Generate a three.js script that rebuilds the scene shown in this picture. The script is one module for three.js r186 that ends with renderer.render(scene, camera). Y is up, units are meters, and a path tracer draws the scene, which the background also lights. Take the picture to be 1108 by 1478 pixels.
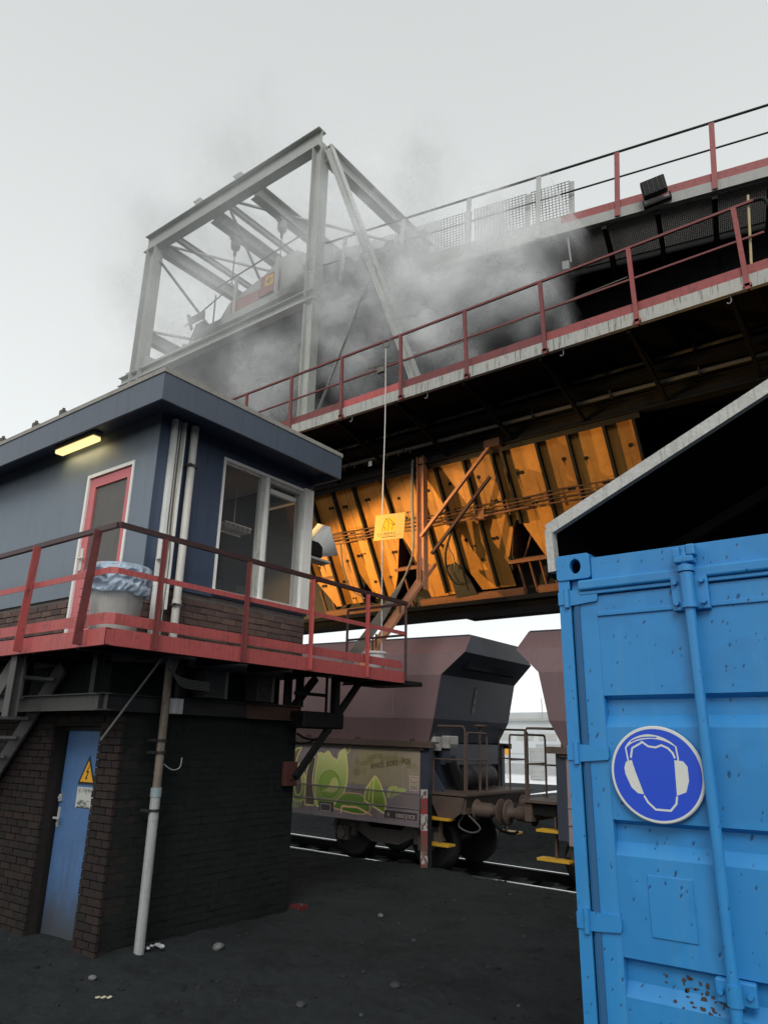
import * as THREE from 'three';
import { mergeGeometries } from 'three/addons/utils/BufferGeometryUtils.js';
import { RoundedBoxGeometry } from 'three/addons/geometries/RoundedBoxGeometry.js';
import { RectAreaLightUniformsLib } from 'three/addons/lights/RectAreaLightUniformsLib.js';

// ---------------------------------------------------------------- camera, sky, sun, exposure
RectAreaLightUniformsLib.init();
const scene = new THREE.Scene();
const camera = new THREE.PerspectiveCamera(71.076, 767 / 1024, 0.1, 2000);
camera.position.set(0, 2, 0);
camera.up.set(-0.25626, 0.95143, 0.17061);
camera.lookAt(0.75966 * 10, 2 + 0.30738 * 10, -0.57309 * 10);
scene.add(camera);

const renderer = new THREE.WebGLRenderer({ antialias: true });
renderer.setSize(767, 1024);
renderer.toneMapping = THREE.LinearToneMapping;
renderer.toneMappingExposure = 1.0;
renderer.shadowMap.enabled = true;

const sun = new THREE.DirectionalLight(new THREE.Color(1, 0.975, 0.94), 1.5);
sun.position.set(-22, 32, 10);
sun.target.position.set(6, 4, -6);
sun.castShadow = true;
sun.shadow.radius = 48;
sun.shadow.mapSize.set(2048, 2048);
Object.assign(sun.shadow.camera, { left: -30, right: 30, top: 30, bottom: -30, near: 1, far: 120 });
scene.add(sun, sun.target);

// ---------------------------------------------------------------- seeded noise
let seed = 7;
function rnd() { seed = (seed + 0x6d2b79f5) | 0; let t = Math.imul(seed ^ (seed >>> 15), 1 | seed); t = (t + Math.imul(t ^ (t >>> 7), 61 | t)) ^ t; return ((t ^ (t >>> 14)) >>> 0) / 4294967296; }
const rr = (a, b) => a + (b - a) * rnd();
const hash = (x, y, s) => { let h = Math.imul(x, 374761393) ^ Math.imul(y, 668265263) ^ Math.imul(s, 1442695041); h = Math.imul(h ^ (h >>> 13), 1274126177); return ((h ^ (h >>> 16)) >>> 0) / 4294967296; };
const sm = (a, b, x) => { const t = Math.min(1, Math.max(0, (x - a) / (b - a))); return t * t * (3 - 2 * t); };
const mix = (a, b, t) => a + (b - a) * t;
function vn(x, y, px, py, s) {
  const xi = Math.floor(x), yi = Math.floor(y), fx = x - xi, fy = y - yi, u = fx * fx * (3 - 2 * fx), v = fy * fy * (3 - 2 * fy);
  const m = (a, p) => ((a % p) + p) % p;
  const a = hash(m(xi, px), m(yi, py), s), b = hash(m(xi + 1, px), m(yi, py), s), c = hash(m(xi, px), m(yi + 1, py), s), d = hash(m(xi + 1, px), m(yi + 1, py), s);
  return mix(mix(a, b, u), mix(c, d, u), v);
}
function fbm(x, y, px, py, s, oct) {     // tileable
  let sum = 0, amp = 0.5, tot = 0;
  for (let i = 0; i < oct; i++) { sum += amp * vn(x * px, y * py, px, py, s + i); tot += amp; amp *= 0.55; px *= 2; py *= 2; }
  return sum / tot;
}
const NF = 512;
function field(px, py, s, oct) { const f = new Float32Array(NF * NF); for (let j = 0; j < NF; j++) for (let i = 0; i < NF; i++) f[j * NF + i] = fbm(i / NF, j / NF, px, py, s, oct); return f; }
const FA = field(3, 3, 11, 5), FB = field(9, 9, 23, 5), FC = field(48, 48, 37, 3), FS = field(40, 3, 51, 4), FT = field(110, 5, 67, 3);

// the overcast sky: one soft layer of cloud, brighter towards the horizon
{
  const W = 1024, H = 512, d = new Float32Array(W * H * 4);
  for (let j = 0; j < H; j++) for (let i = 0; i < W; i++) {
    const el = ((j + 0.5) / H - 0.5) * Math.PI, s = Math.max(0, Math.sin(el));
    const n = fbm(i / W, j / H, 11, 7, 91, 5) - 0.5, n2 = fbm(i / W, j / H, 30, 18, 95, 4) - 0.5;
    let b = mix(0.98, 0.66, sm(0.1, 0.95, s)) + 0.3 * sm(0.2, 0.0, s) * (1 + 1.7 * n * sm(0.02, 0.3, s) + 0.5 * n2 * sm(0.02, 0.3, s));
    if (el < 0) b = 0.12;
    const k = (j * W + i) * 4;
    d[k] = b * 0.962; d[k + 1] = b * 1.006; d[k + 2] = b * 1.004; d[k + 3] = 1;
  }
  const t = new THREE.DataTexture(d, W, H, THREE.RGBAFormat, THREE.FloatType);
  t.mapping = THREE.EquirectangularReflectionMapping; t.magFilter = THREE.LinearFilter; t.needsUpdate = true;
  scene.background = t; scene.environment = t;
}

// ---------------------------------------------------------------- materials
const toS = (x) => { x = Math.min(1, Math.max(0, x)); return 255 * (x <= 0.0031308 ? 12.92 * x : 1.055 * Math.pow(x, 1 / 2.4) - 0.055); };
function dataTex(n, m, fn, srgb) {
  const d = new Uint8Array(n * m * 4);
  for (let j = 0; j < m; j++) for (let i = 0; i < n; i++) {
    const c = fn(i / n, j / m, i, j), k = (j * n + i) * 4;
    if (srgb) { d[k] = toS(c[0]); d[k + 1] = toS(c[1]); d[k + 2] = toS(c[2]); } else { d[k] = d[k + 1] = d[k + 2] = Math.max(0, Math.min(255, c * 255)); }
    d[k + 3] = 255;
  }
  const t = new THREE.DataTexture(d, n, m, THREE.RGBAFormat); t.wrapS = t.wrapT = THREE.RepeatWrapping; t.magFilter = THREE.LinearFilter; t.needsUpdate = true;
  if (srgb) t.colorSpace = THREE.SRGBColorSpace;
  return t;
}
const F = (f, u, v) => f[(((Math.floor(v * NF) % NF) + NF) % NF) * NF + (((Math.floor(u * NF) % NF) + NF) % NF)];
const bumpFine = dataTex(512, 512, (u, v, i, j) => FC[j * NF + i] * 0.6 + FB[j * NF + i] * 0.4);
const bumpCoarse = dataTex(512, 512, (u, v, i, j) => FB[j * NF + i] * 0.7 + FC[j * NF + i] * 0.3);
// c base colour, v its variation, g a dirt colour laid in patches (ga) and in vertical runs (gs), r roughness, size metres per repeat
function mat(c, o = {}) {
  const { v = 0.18, g = [0.02, 0.019, 0.018], ga = 0.25, gs = 0.2, th = 0.52, soft = 0.16, r = 0.7, m = 0, size = 2, bump = 0.002, coarse = false, n = 256, speck = 0, spec = 1 } = o;
  const k = NF / n;
  const t = dataTex(n, n, (u, w, i, j) => {
    const q = (j * k) * NF + i * k, a = FA[q], b = FB[q], f = FC[q], s = FS[q], s2 = FT[q];
    const tone = 1 + v * ((a - 0.5) * 1.6 + (b - 0.5) * 1.2 + (f - 0.5) * 0.7);
    let d = ga * sm(th, th + soft, a * 0.45 + b * 0.4 + f * 0.15) + gs * sm(0.5, 0.72, s * 0.6 + s2 * 0.25 + b * 0.15);
    if (speck) d += speck * sm(0.70, 0.78, f * 0.75 + b * 0.25);
    d = Math.min(0.96, d);
    return [mix(c[0] * tone, g[0], d), mix(c[1] * tone, g[1], d), mix(c[2] * tone, g[2], d)];
  }, true);
  t.repeat.set(1 / size, 1 / size);
  const mt = spec < 1 ? new THREE.MeshPhysicalMaterial({ map: t, roughness: r, metalness: m, specularIntensity: spec }) : new THREE.MeshStandardMaterial({ map: t, roughness: r, metalness: m });
  if (bump) { const b = (coarse ? bumpCoarse : bumpFine).clone(); b.repeat.set(1 / size, 1 / size); b.needsUpdate = true; mt.bumpMap = b; mt.bumpScale = bump; }
  return mt;
}
const plain = (c, r = 0.6, m = 0) => new THREE.MeshStandardMaterial({ color: new THREE.Color().setRGB(...c), roughness: r, metalness: m });
const RUST = [0.16, 0.07, 0.035], COAL = [0.018, 0.018, 0.019];
const M = {
  coal: mat([0.0225, 0.026, 0.0275], { v: 0.6, ga: 0.4, gs: 0, g: [0.011, 0.013, 0.014], r: 1, spec: 0.3, size: 3, bump: 0.035, coarse: true, n: 512 }),
  lump: mat([0.04, 0.043, 0.045], { spec: 0.5, v: 0.4, gs: 0, r: 0.7, size: 0.4, bump: 0.004 }),
  paleStone: mat([0.14, 0.14, 0.138], { v: 0.3, gs: 0, size: 0.3 }),
  ballast: mat([0.075, 0.055, 0.045], { v: 0.5, gs: 0, size: 1.2, bump: 0.02, coarse: true }),
  yard: mat([0.84, 0.85, 0.86], { v: 0.12, ga: 0.2, g: [0.6, 0.61, 0.62], gs: 0, r: 0.45, size: 14, n: 512 }),
  mortar: mat([0.027, 0.023, 0.0215], { spec: 0.3, v: 0.3, ga: 0.5, gs: 0.4, g: COAL, r: 0.95, size: 1.6 }),
  brick: [[0.034, 0.026, 0.024], [0.03, 0.0235, 0.022], [0.038, 0.028, 0.025], [0.027, 0.023, 0.022]].map((c) => mat(c, { spec: 0.3, v: 0.35, ga: 0.45, gs: 0.3, g: [0.022, 0.021, 0.021], r: 0.95, size: 0.6 })),
  brickUp: [[0.135, 0.085, 0.072], [0.115, 0.072, 0.063], [0.155, 0.098, 0.08], [0.095, 0.064, 0.058]].map((c) => mat(c, { v: 0.35, ga: 0.35, gs: 0.2, g: [0.05, 0.042, 0.04], r: 0.95, size: 0.6 })),
  mortarUp: mat([0.15, 0.13, 0.12], { v: 0.3, ga: 0.5, g: [0.05, 0.045, 0.042], r: 0.95, size: 1.2 }),
  sooty: mat([0.0175, 0.0205, 0.0197], { spec: 0.3, v: 0.5, ga: 0.5, gs: 0.35, g: [0.012, 0.0145, 0.0145], r: 0.93, size: 2.2, bump: 0.006, n: 512 }),
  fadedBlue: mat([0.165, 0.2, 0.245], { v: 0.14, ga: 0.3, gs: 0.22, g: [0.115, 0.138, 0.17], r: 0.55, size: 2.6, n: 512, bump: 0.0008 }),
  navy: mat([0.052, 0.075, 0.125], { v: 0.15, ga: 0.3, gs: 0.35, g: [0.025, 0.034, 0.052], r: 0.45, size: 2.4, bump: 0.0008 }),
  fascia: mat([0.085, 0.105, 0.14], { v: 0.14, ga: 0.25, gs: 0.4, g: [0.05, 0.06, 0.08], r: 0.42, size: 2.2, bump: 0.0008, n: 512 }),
  capping: mat([0.33, 0.31, 0.28], { v: 0.35, ga: 0.5, gs: 0.5, g: [0.12, 0.11, 0.095], r: 0.7, size: 0.8 }),
  felt: mat([0.09, 0.09, 0.09], { r: 0.95, size: 1.4 }),
  white: mat([0.86, 0.86, 0.82], { v: 0.07, ga: 0.1, gs: 0.22, g: [0.4, 0.37, 0.32], r: 0.5, size: 1.1, bump: 0.0006 }),
  whiteDirty: mat([0.46, 0.45, 0.42], { v: 0.2, ga: 0.4, gs: 0.6, g: [0.12, 0.105, 0.085], r: 0.65, size: 0.9, bump: 0.0012 }),
  pink: mat([0.60, 0.155, 0.17], { v: 0.1, ga: 0.15, gs: 0.2, g: [0.3, 0.1, 0.1], r: 0.5, size: 1.2 }),
  screen: mat([0.115, 0.108, 0.1], { v: 0.2, ga: 0.2, gs: 0.2, r: 0.6, size: 0.9 }),
  red: mat([0.47, 0.095, 0.09], { v: 0.22, ga: 0.6, gs: 0.45, th: 0.54, g: [0.07, 0.028, 0.026], r: 0.55, size: 1.0, bump: 0.0015, n: 512 }),
  redMid: mat([0.30, 0.066, 0.063], { v: 0.25, ga: 0.6, gs: 0.45, g: [0.065, 0.028, 0.026], r: 0.6, size: 0.9, bump: 0.0015, n: 512 }),
  redDull: mat([0.19, 0.046, 0.045], { v: 0.28, ga: 0.6, gs: 0.4, g: [0.05, 0.024, 0.022], r: 0.6, size: 0.9, bump: 0.0015 }),
  maroon: mat([0.055, 0.022, 0.023], { v: 0.3, ga: 0.4, g: [0.02, 0.014, 0.014], r: 0.5, size: 0.7 }),
  darkSteel: mat([0.028, 0.027, 0.027], { spec: 0.6, v: 0.4, ga: 0.4, gs: 0.3, g: [0.012, 0.012, 0.012], r: 0.6, size: 1.5 }),
  blackSteel: mat([0.0085, 0.0085, 0.009], { spec: 0.5, v: 0.5, ga: 0.4, gs: 0.4, g: [0.016, 0.012, 0.01], r: 0.65, size: 2, n: 512 }),
  girder: mat([0.085, 0.083, 0.078], { v: 0.3, ga: 0.5, gs: 0.4, g: [0.035, 0.03, 0.026], r: 0.65, size: 1.4 }),
  rusty: mat([0.2, 0.085, 0.042], { v: 0.4, ga: 0.5, gs: 0.3, g: [0.06, 0.03, 0.02], r: 0.85, size: 0.9, bump: 0.003 }),
  rustDark: mat([0.085, 0.042, 0.026], { v: 0.4, ga: 0.5, gs: 0.4, g: [0.03, 0.018, 0.014], r: 0.85, size: 1.1, bump: 0.003 }),
  rustBright: mat([0.44, 0.2, 0.105], { v: 0.3, ga: 0.5, gs: 0.3, g: [0.16, 0.07, 0.04], r: 0.75, size: 0.8, bump: 0.002 }),
  palePost: mat([0.47, 0.48, 0.45], { v: 0.15, ga: 0.25, gs: 0.3, g: [0.2, 0.18, 0.15], r: 0.6, size: 1.5 }),
  greySteel: mat([0.4, 0.405, 0.385], { v: 0.15, ga: 0.25, gs: 0.25, g: [0.2, 0.185, 0.165], r: 0.65, size: 1.5 }),
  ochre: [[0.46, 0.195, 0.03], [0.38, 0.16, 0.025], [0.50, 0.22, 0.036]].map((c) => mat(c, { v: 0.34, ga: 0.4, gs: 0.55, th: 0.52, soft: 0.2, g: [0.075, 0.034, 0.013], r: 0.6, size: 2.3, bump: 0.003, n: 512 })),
  streaked: mat([0.42, 0.42, 0.385], { v: 0.15, ga: 0.2, gs: 0.85, g: [0.07, 0.06, 0.05], r: 0.75, size: 0.8, n: 512 }),
  paleEdge: mat([0.36, 0.36, 0.34], { v: 0.15, ga: 0.2, gs: 0.25, g: [0.16, 0.15, 0.14], r: 0.7, size: 1.2 }),
  zinc: mat([0.36, 0.37, 0.37], { v: 0.15, ga: 0.3, gs: 0.4, g: [0.13, 0.125, 0.12], r: 0.55, size: 0.7 }),
  pipeGrey: mat([0.68, 0.66, 0.61], { v: 0.12, ga: 0.2, gs: 0.3, g: [0.25, 0.22, 0.18], r: 0.5, size: 0.8 }),
  wagon: mat([0.215, 0.14, 0.146], { v: 0.16, ga: 0.3, gs: 0.22, g: [0.15, 0.1, 0.11], r: 0.45, size: 3, n: 512, bump: 0.0015 }),
  wagonLow: mat([0.3, 0.245, 0.26], { v: 0.14, ga: 0.3, gs: 0.25, g: [0.1, 0.075, 0.075], r: 0.55, size: 2.2, bump: 0.0015 }),
  wagonEnd: mat([0.045, 0.05, 0.072], { v: 0.2, ga: 0.3, gs: 0.4, g: [0.035, 0.036, 0.045], r: 0.55, size: 1.8 }),
  brownSteel: mat([0.105, 0.07, 0.055], { v: 0.3, ga: 0.5, gs: 0.3, g: [0.045, 0.03, 0.026], r: 0.7, size: 0.9 }),
  bogie: mat([0.2, 0.175, 0.155], { v: 0.4, ga: 0.6, gs: 0.3, g: [0.06, 0.05, 0.045], r: 0.8, size: 0.6 }),
  yellow: mat([0.66, 0.37, 0.03], { v: 0.15, ga: 0.3, gs: 0.2, g: [0.2, 0.11, 0.03], r: 0.55, size: 0.5 }),
  railTop: plain([0.72, 0.72, 0.72], 0.28, 0.9),
  cable: mat([0.17, 0.15, 0.125], { v: 0.4, size: 0.5, r: 0.8 }),
  blackRubber: plain([0.012, 0.012, 0.012], 0.7),
  glass: new THREE.MeshPhysicalMaterial({ color: 0xffffff, transmission: 0.972, thickness: 0, roughness: 0.02, ior: 1.5 }),
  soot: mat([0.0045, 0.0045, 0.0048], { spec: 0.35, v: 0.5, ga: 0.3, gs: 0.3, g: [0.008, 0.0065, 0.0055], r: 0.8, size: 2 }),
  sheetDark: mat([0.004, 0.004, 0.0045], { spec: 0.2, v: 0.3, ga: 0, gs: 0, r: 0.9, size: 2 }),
  doorBlue: null,
};

// ---------------------------------------------------------------- geometry helpers
const V = (x, y, z) => new THREE.Vector3(x, y, z);
const box = (x0, x1, y0, y1, z0, z1) => new THREE.BoxGeometry(Math.abs(x1 - x0), Math.abs(y1 - y0), Math.abs(z1 - z0)).translate((x0 + x1) / 2, (y0 + y1) / 2, (z0 + z1) / 2);
const rbox = (x0, x1, y0, y1, z0, z1, r = 0.01) => new RoundedBoxGeometry(Math.abs(x1 - x0), Math.abs(y1 - y0), Math.abs(z1 - z0), 2, r).translate((x0 + x1) / 2, (y0 + y1) / 2, (z0 + z1) / 2);
function along(p, q, up = V(0, 1, 0)) {       // a frame with z from p to q
  const z = q.clone().sub(p).normalize();
  let x = up.clone().cross(z); if (x.lengthSq() < 1e-6) x = V(1, 0, 0).cross(z); x.normalize();
  return new THREE.Matrix4().makeBasis(x, z.clone().cross(x), z).setPosition(p);
}
const bar = (p, q, w, h, up) => { const l = p.distanceTo(q); return new THREE.BoxGeometry(w, h, l).translate(0, 0, l / 2).applyMatrix4(along(p, q, up)); };
function prof(p, q, boxes, up) { const l = p.distanceTo(q), m = along(p, q, up); return boxes.map(([x0, x1, y0, y1]) => box(x0, x1, y0, y1, 0, l).applyMatrix4(m)); }
const iBeam = (p, q, w, h, t = 0.014, up) => prof(p, q, [[-w / 2, w / 2, h / 2 - t, h / 2], [-w / 2, w / 2, -h / 2, -h / 2 + t], [-t / 2, t / 2, -h / 2 + t, h / 2 - t]], up);
const uBeam = (p, q, w, h, t = 0.01, up) => prof(p, q, [[0, w, h / 2 - t, h / 2], [0, w, -h / 2, -h / 2 + t], [0, t, -h / 2 + t, h / 2 - t]], up);
const lBeam = (p, q, a, b, t = 0.008, up) => prof(p, q, [[0, a, 0, t], [0, t, t, b]], up);
const cyl = (p, q, r, r2 = r, n = 12) => { const l = p.distanceTo(q); return new THREE.CylinderGeometry(r2, r, l, n).rotateX(Math.PI / 2).translate(0, 0, l / 2).applyMatrix4(along(p, q)); };
const tube = (pts, r, n = 24, m = 6, tension = 0.5) => new THREE.TubeGeometry(new THREE.CatmullRomCurve3(pts, false, 'catmullrom', tension), n, r, m);
function bent(pts, r, n = 8) {                // a pipe with rounded bends
  const path = new THREE.CurvePath(), k = Math.max(r * 2.5, 0.05); let a = pts[0];
  for (let i = 1; i < pts.length - 1; i++) {
    const p = pts[i], u = p.clone().sub(pts[i - 1]).normalize(), w = pts[i + 1].clone().sub(p).normalize(), b = p.clone().addScaledVector(u, -k), c = p.clone().addScaledVector(w, k);
    path.add(new THREE.LineCurve3(a, b)); path.add(new THREE.QuadraticBezierCurve3(b, p, c)); a = c;
  }
  path.add(new THREE.LineCurve3(a, pts[pts.length - 1]));
  return new THREE.TubeGeometry(path, pts.length * 10, r, n);
}
function plate(pts, t, m, holes) {            // polygon in x,y, thickness along +z, then matrix
  const s = new THREE.Shape(pts.map((p) => new THREE.Vector2(p[0], p[1])));
  if (holes) for (const h of holes) s.holes.push(h);
  const g = new THREE.ExtrudeGeometry(s, { depth: t, bevelEnabled: false }); return m ? g.applyMatrix4(m) : g;
}
function prep(g) {
  g = g.index ? g.toNonIndexed() : g.clone();
  for (const n of Object.keys(g.attributes)) if (!['position', 'normal', 'uv'].includes(n)) g.deleteAttribute(n);
  if (!g.attributes.normal) g.computeVertexNormals();
  g.clearGroups();
  return g;
}
const _a = V(), _b = V(), _c = V();
function boxUV(g, ou, ov) {                   // uv in metres from the side each face turns to
  const p = g.attributes.position, uv = new Float32Array(p.count * 2);
  for (let i = 0; i < p.count; i += 3) {
    _a.fromBufferAttribute(p, i); _b.fromBufferAttribute(p, i + 1).sub(_a); _c.fromBufferAttribute(p, i + 2).sub(_a); _b.cross(_c);
    const x = Math.abs(_b.x), y = Math.abs(_b.y), z = Math.abs(_b.z), k = x >= y && x >= z ? 0 : y >= z ? 1 : 2;
    for (let j = i; j < i + 3; j++) { const X = p.getX(j), Y = p.getY(j), Z = p.getZ(j); uv[j * 2] = (k === 0 ? Z : X) + ou; uv[j * 2 + 1] = (k === 1 ? Z : Y) + ov; }
  }
  g.setAttribute('uv', new THREE.BufferAttribute(uv, 2));
  return g;
}
const join = (gs) => boxUV(mergeGeometries(gs.flat(9).map(prep)), rr(0, 7), rr(0, 7));
const used = {};
const numbered = (n) => { used[n] = (used[n] ?? -1) + 1; return used[n] ? n + '_' + String(used[n]).padStart(3, '0') : n; };
function mesh(name, gs, m, parent, keepUV) {
  const g = keepUV ? gs : join([gs]);
  const o = new THREE.Mesh(g, m); o.name = parent ? name : numbered(name); o.castShadow = o.receiveShadow = true;
  (parent ?? scene).add(o); return o;
}
function thing(name, label, category, pos = [0, 0, 0], group) {
  const o = new THREE.Group(); o.name = numbered(name); o.position.set(...pos); o.userData = { label, category };
  if (group) o.userData.group = group; scene.add(o); return o;
}
function tag(o, label, category, group) { o.userData.label = label; o.userData.category = category; if (group) o.userData.group = group; return o; }
function copyOf(t, label, pos, name) { const c = t.clone(); c.name = numbered(name ?? t.name.replace(/_\d{3}$/, '')); c.userData = { ...t.userData, label }; if (pos) c.position.set(...pos); scene.add(c); return c; }
// everything is written in world metres: shift() puts a thing's origin at its base and keeps the parts where they were
function shift(t, x, y, z) { for (const c of t.children) c.position.sub(V(x, y, z)); t.position.add(V(x, y, z)); return t; }
function canvasTex(w, h, draw) {
  const c = document.createElement('canvas'); c.width = w; c.height = h; draw(c.getContext('2d'), w, h);
  const t = new THREE.CanvasTexture(c); t.colorSpace = THREE.SRGBColorSpace; return t;
}
// a thin printed sheet: centre, the directions of its width and height, size
function sheet(name, c, ux, uy, w, h, t, front, edge, parent) {
  const z = ux.clone().cross(uy).normalize(), m = new THREE.Matrix4().makeBasis(ux, uy, z).setPosition(c);
  const g = new THREE.BoxGeometry(w, h, t).applyMatrix4(m);
  const o = new THREE.Mesh(g, [edge, edge, edge, edge, front, edge]); o.name = parent ? name : numbered(name); o.castShadow = o.receiveShadow = true; (parent ?? scene).add(o); return o;
}

// ================================================================ the setting
const groundH = (x, z) => {
  const n = fbm(x / 9 + 5, z / 9 + 5, 6, 6, 301, 4) - 0.5, f = fbm(x / 2.5 + 9, z / 2.5 + 9, 12, 12, 305, 4) - 0.5;
  let h = 0.10 * n + 0.05 * f;
  const rut = (o) => { const d = z + 3.4 + 0.22 * (x - 4) + o + 0.12 * Math.sin(x * 0.7); return Math.exp(-d * d / 0.012) * (0.7 + 0.3 * Math.sin(x * 34 + d * 22)); };
  h -= 0.026 * (rut(0) + rut(1.65)) * sm(10.5, 9, x) * sm(0.5, 2.5, x);
  const near = Math.min(1, Math.max(0, (x - 4.2) / 0.6));
  h += 0.07 * sm(0.7, 0.0, Math.hypot(Math.max(4.59 - x, 0), Math.max(z + 6.77, 0))) * near;       // dust drifted against the walls
  h += 0.03 * sm(9.4, 10.5, x) * (0.5 + 0.8 * fbm(z / 4 + 3, x / 4 + 3, 8, 8, 311, 3)) * sm(-1, -3.5, z);
  h -= 0.42 * sm(10.75, 11.15, x) * sm(17.5, 14.5, x) + 0.1 * sm(14, 17, x);
  h += 0.5 * sm(15.2, 19, x) * sm(24, 21.5, x) * (0.75 + 0.5 * fbm(z / 7 + 2, x / 7 + 2, 8, 8, 317, 3));
  return h * sm(60, 25, Math.hypot(x, z)) - 0.1 * sm(20, 60, Math.hypot(x, z));
};
function sheetGround(name, xs, zs, m, y = 0) {
  const nx = xs.length, nz = zs.length, p = new Float32Array(nx * nz * 3), uv = new Float32Array(nx * nz * 2), idx = [];
  for (let j = 0; j < nz; j++) for (let i = 0; i < nx; i++) { const k = j * nx + i; p.set([xs[i], groundH(xs[i], zs[j]) + y, zs[j]], k * 3); uv.set([xs[i], zs[j]], k * 2); }
  for (let j = 0; j < nz - 1; j++) for (let i = 0; i < nx - 1; i++) { const a = j * nx + i; idx.push(a, a + nx, a + 1, a + 1, a + nx, a + nx + 1); }
  const g = new THREE.BufferGeometry(); g.setAttribute('position', new THREE.BufferAttribute(p, 3)); g.setAttribute('uv', new THREE.BufferAttribute(uv, 2)); g.setIndex(idx); g.computeVertexNormals();
  const o = mesh(name, g, m, null, true); o.userData.kind = 'structure'; return o;
}
const lin = (a, b, n) => Array.from({ length: n + 1 }, (_, i) => a + ((b - a) * i) / n);
sheetGround('ground', [-900, -300, -100, -40, -15, ...lin(-5, 1.9, 24), ...lin(2, 12, 200), ...lin(12.3, 26, 44), 30, 60, 120, 300, 900], [-900, -300, -120, -60, -30, ...lin(-16, -9.6, 16), ...lin(-9.5, 0.5, 200), ...lin(1, 8, 10), 20, 60, 200, 900], M.coal);
{
  const g = new THREE.PlaneGeometry(600, 700, 60, 60).rotateX(-Math.PI / 2).translate(330, -0.045, -60), uv = g.attributes.uv, p = g.attributes.position;
  for (let i = 0; i < p.count; i++) uv.setXY(i, p.getX(i), p.getZ(i));
  mesh('yard', g, M.yard, null, true).userData.kind = 'structure';
}

// ================================================================ the brick control building
const BX = 4.59, BZ = -6.77, BE = 7.2, BN = -14;       // door wall plane, front wall plane, far end, rear
const building = thing('control_building', 'flat-roofed dark blue control cabin standing on a sooty brick base', 'building', [5.8, 0, -9]);
const bp = building.position;
const bpart = (name, gs, m) => { const o = mesh(name, gs, m, building); o.position.sub(bp); return o; };
const brickGeo = [0, 1, 2].map(() => { const g = box(-0.105, 0.105, -0.0325, 0.0325, -0.02, 0.012), p = g.attributes.position; for (let i = 0; i < p.count; i++) p.setXYZ(i, p.getX(i) + rr(-0.003, 0.003), p.getY(i) + rr(-0.0025, 0.0025), p.getZ(i) + rr(-0.003, 0.003)); return boxUV(prep(g), rr(0, 3), rr(0, 3)); });
// running-bond bricks proud of a wall core: face 'x' (turned to -x) or 'z' (turned to +z); u runs along the wall
function bricks(parent, face, plane, u0, u1, y0, y1, mats, holes, asParts) {
  const list = [], out = [], rot = new THREE.Matrix4(), course = 0.0745, pitch = 0.222;
  if (face === 'x') rot.makeRotationY(-Math.PI / 2);
  let row = 0;
  for (let y = y0 + course / 2; y < y1 - 0.02; y += course, row++) {
    for (let u = u1 - pitch / 2 + (row % 2 ? pitch / 2 : 0); u > u0 - pitch / 2; u -= pitch) {
      let a = Math.max(u - 0.106, u0), b = Math.min(u + 0.106, u1);
      if (b - a < 0.05) continue;
      if (holes) for (const [h0, h1, k0, k1] of holes) if (y > k0 && y < k1) { if (a >= h0 && b <= h1) a = b; else if (a < h0 && b > h0) b = h0 + 0.004; else if (a < h1 && b > h1) a = h1 - 0.004; }
      if (b - a < 0.03) continue;
      const c = (a + b) / 2;
      list.push([c, y, b - a]);
    }
  }
  for (const [c, y, w] of list) {
    const g0 = brickGeo[Math.floor(rnd() * 3)], g = w > 0.195 ? g0 : g0.clone().scale(w / 0.212, 1, 1), off = asParts ? rr(-0.0105, -0.0065) : rr(-0.0172, -0.0155);
    const pos = face === 'x' ? V(plane - 0.004 + off, y, c) : V(c, y, plane + 0.004 + off);
    if (asParts) {
      const o = new THREE.Mesh(g, mats[Math.floor(rnd() * mats.length)]); o.name = 'brick'; o.castShadow = o.receiveShadow = true;
      o.position.copy(pos).sub(parent.position).sub(bp); if (face === 'x') o.rotation.y = -Math.PI / 2; o.rotation.z += rr(-0.006, 0.006); parent.add(o);
    } else { const k = g.clone().applyMatrix4(rot).translate(pos.x, pos.y, pos.z); out.push(k); }
  }
  return out;
}
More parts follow.
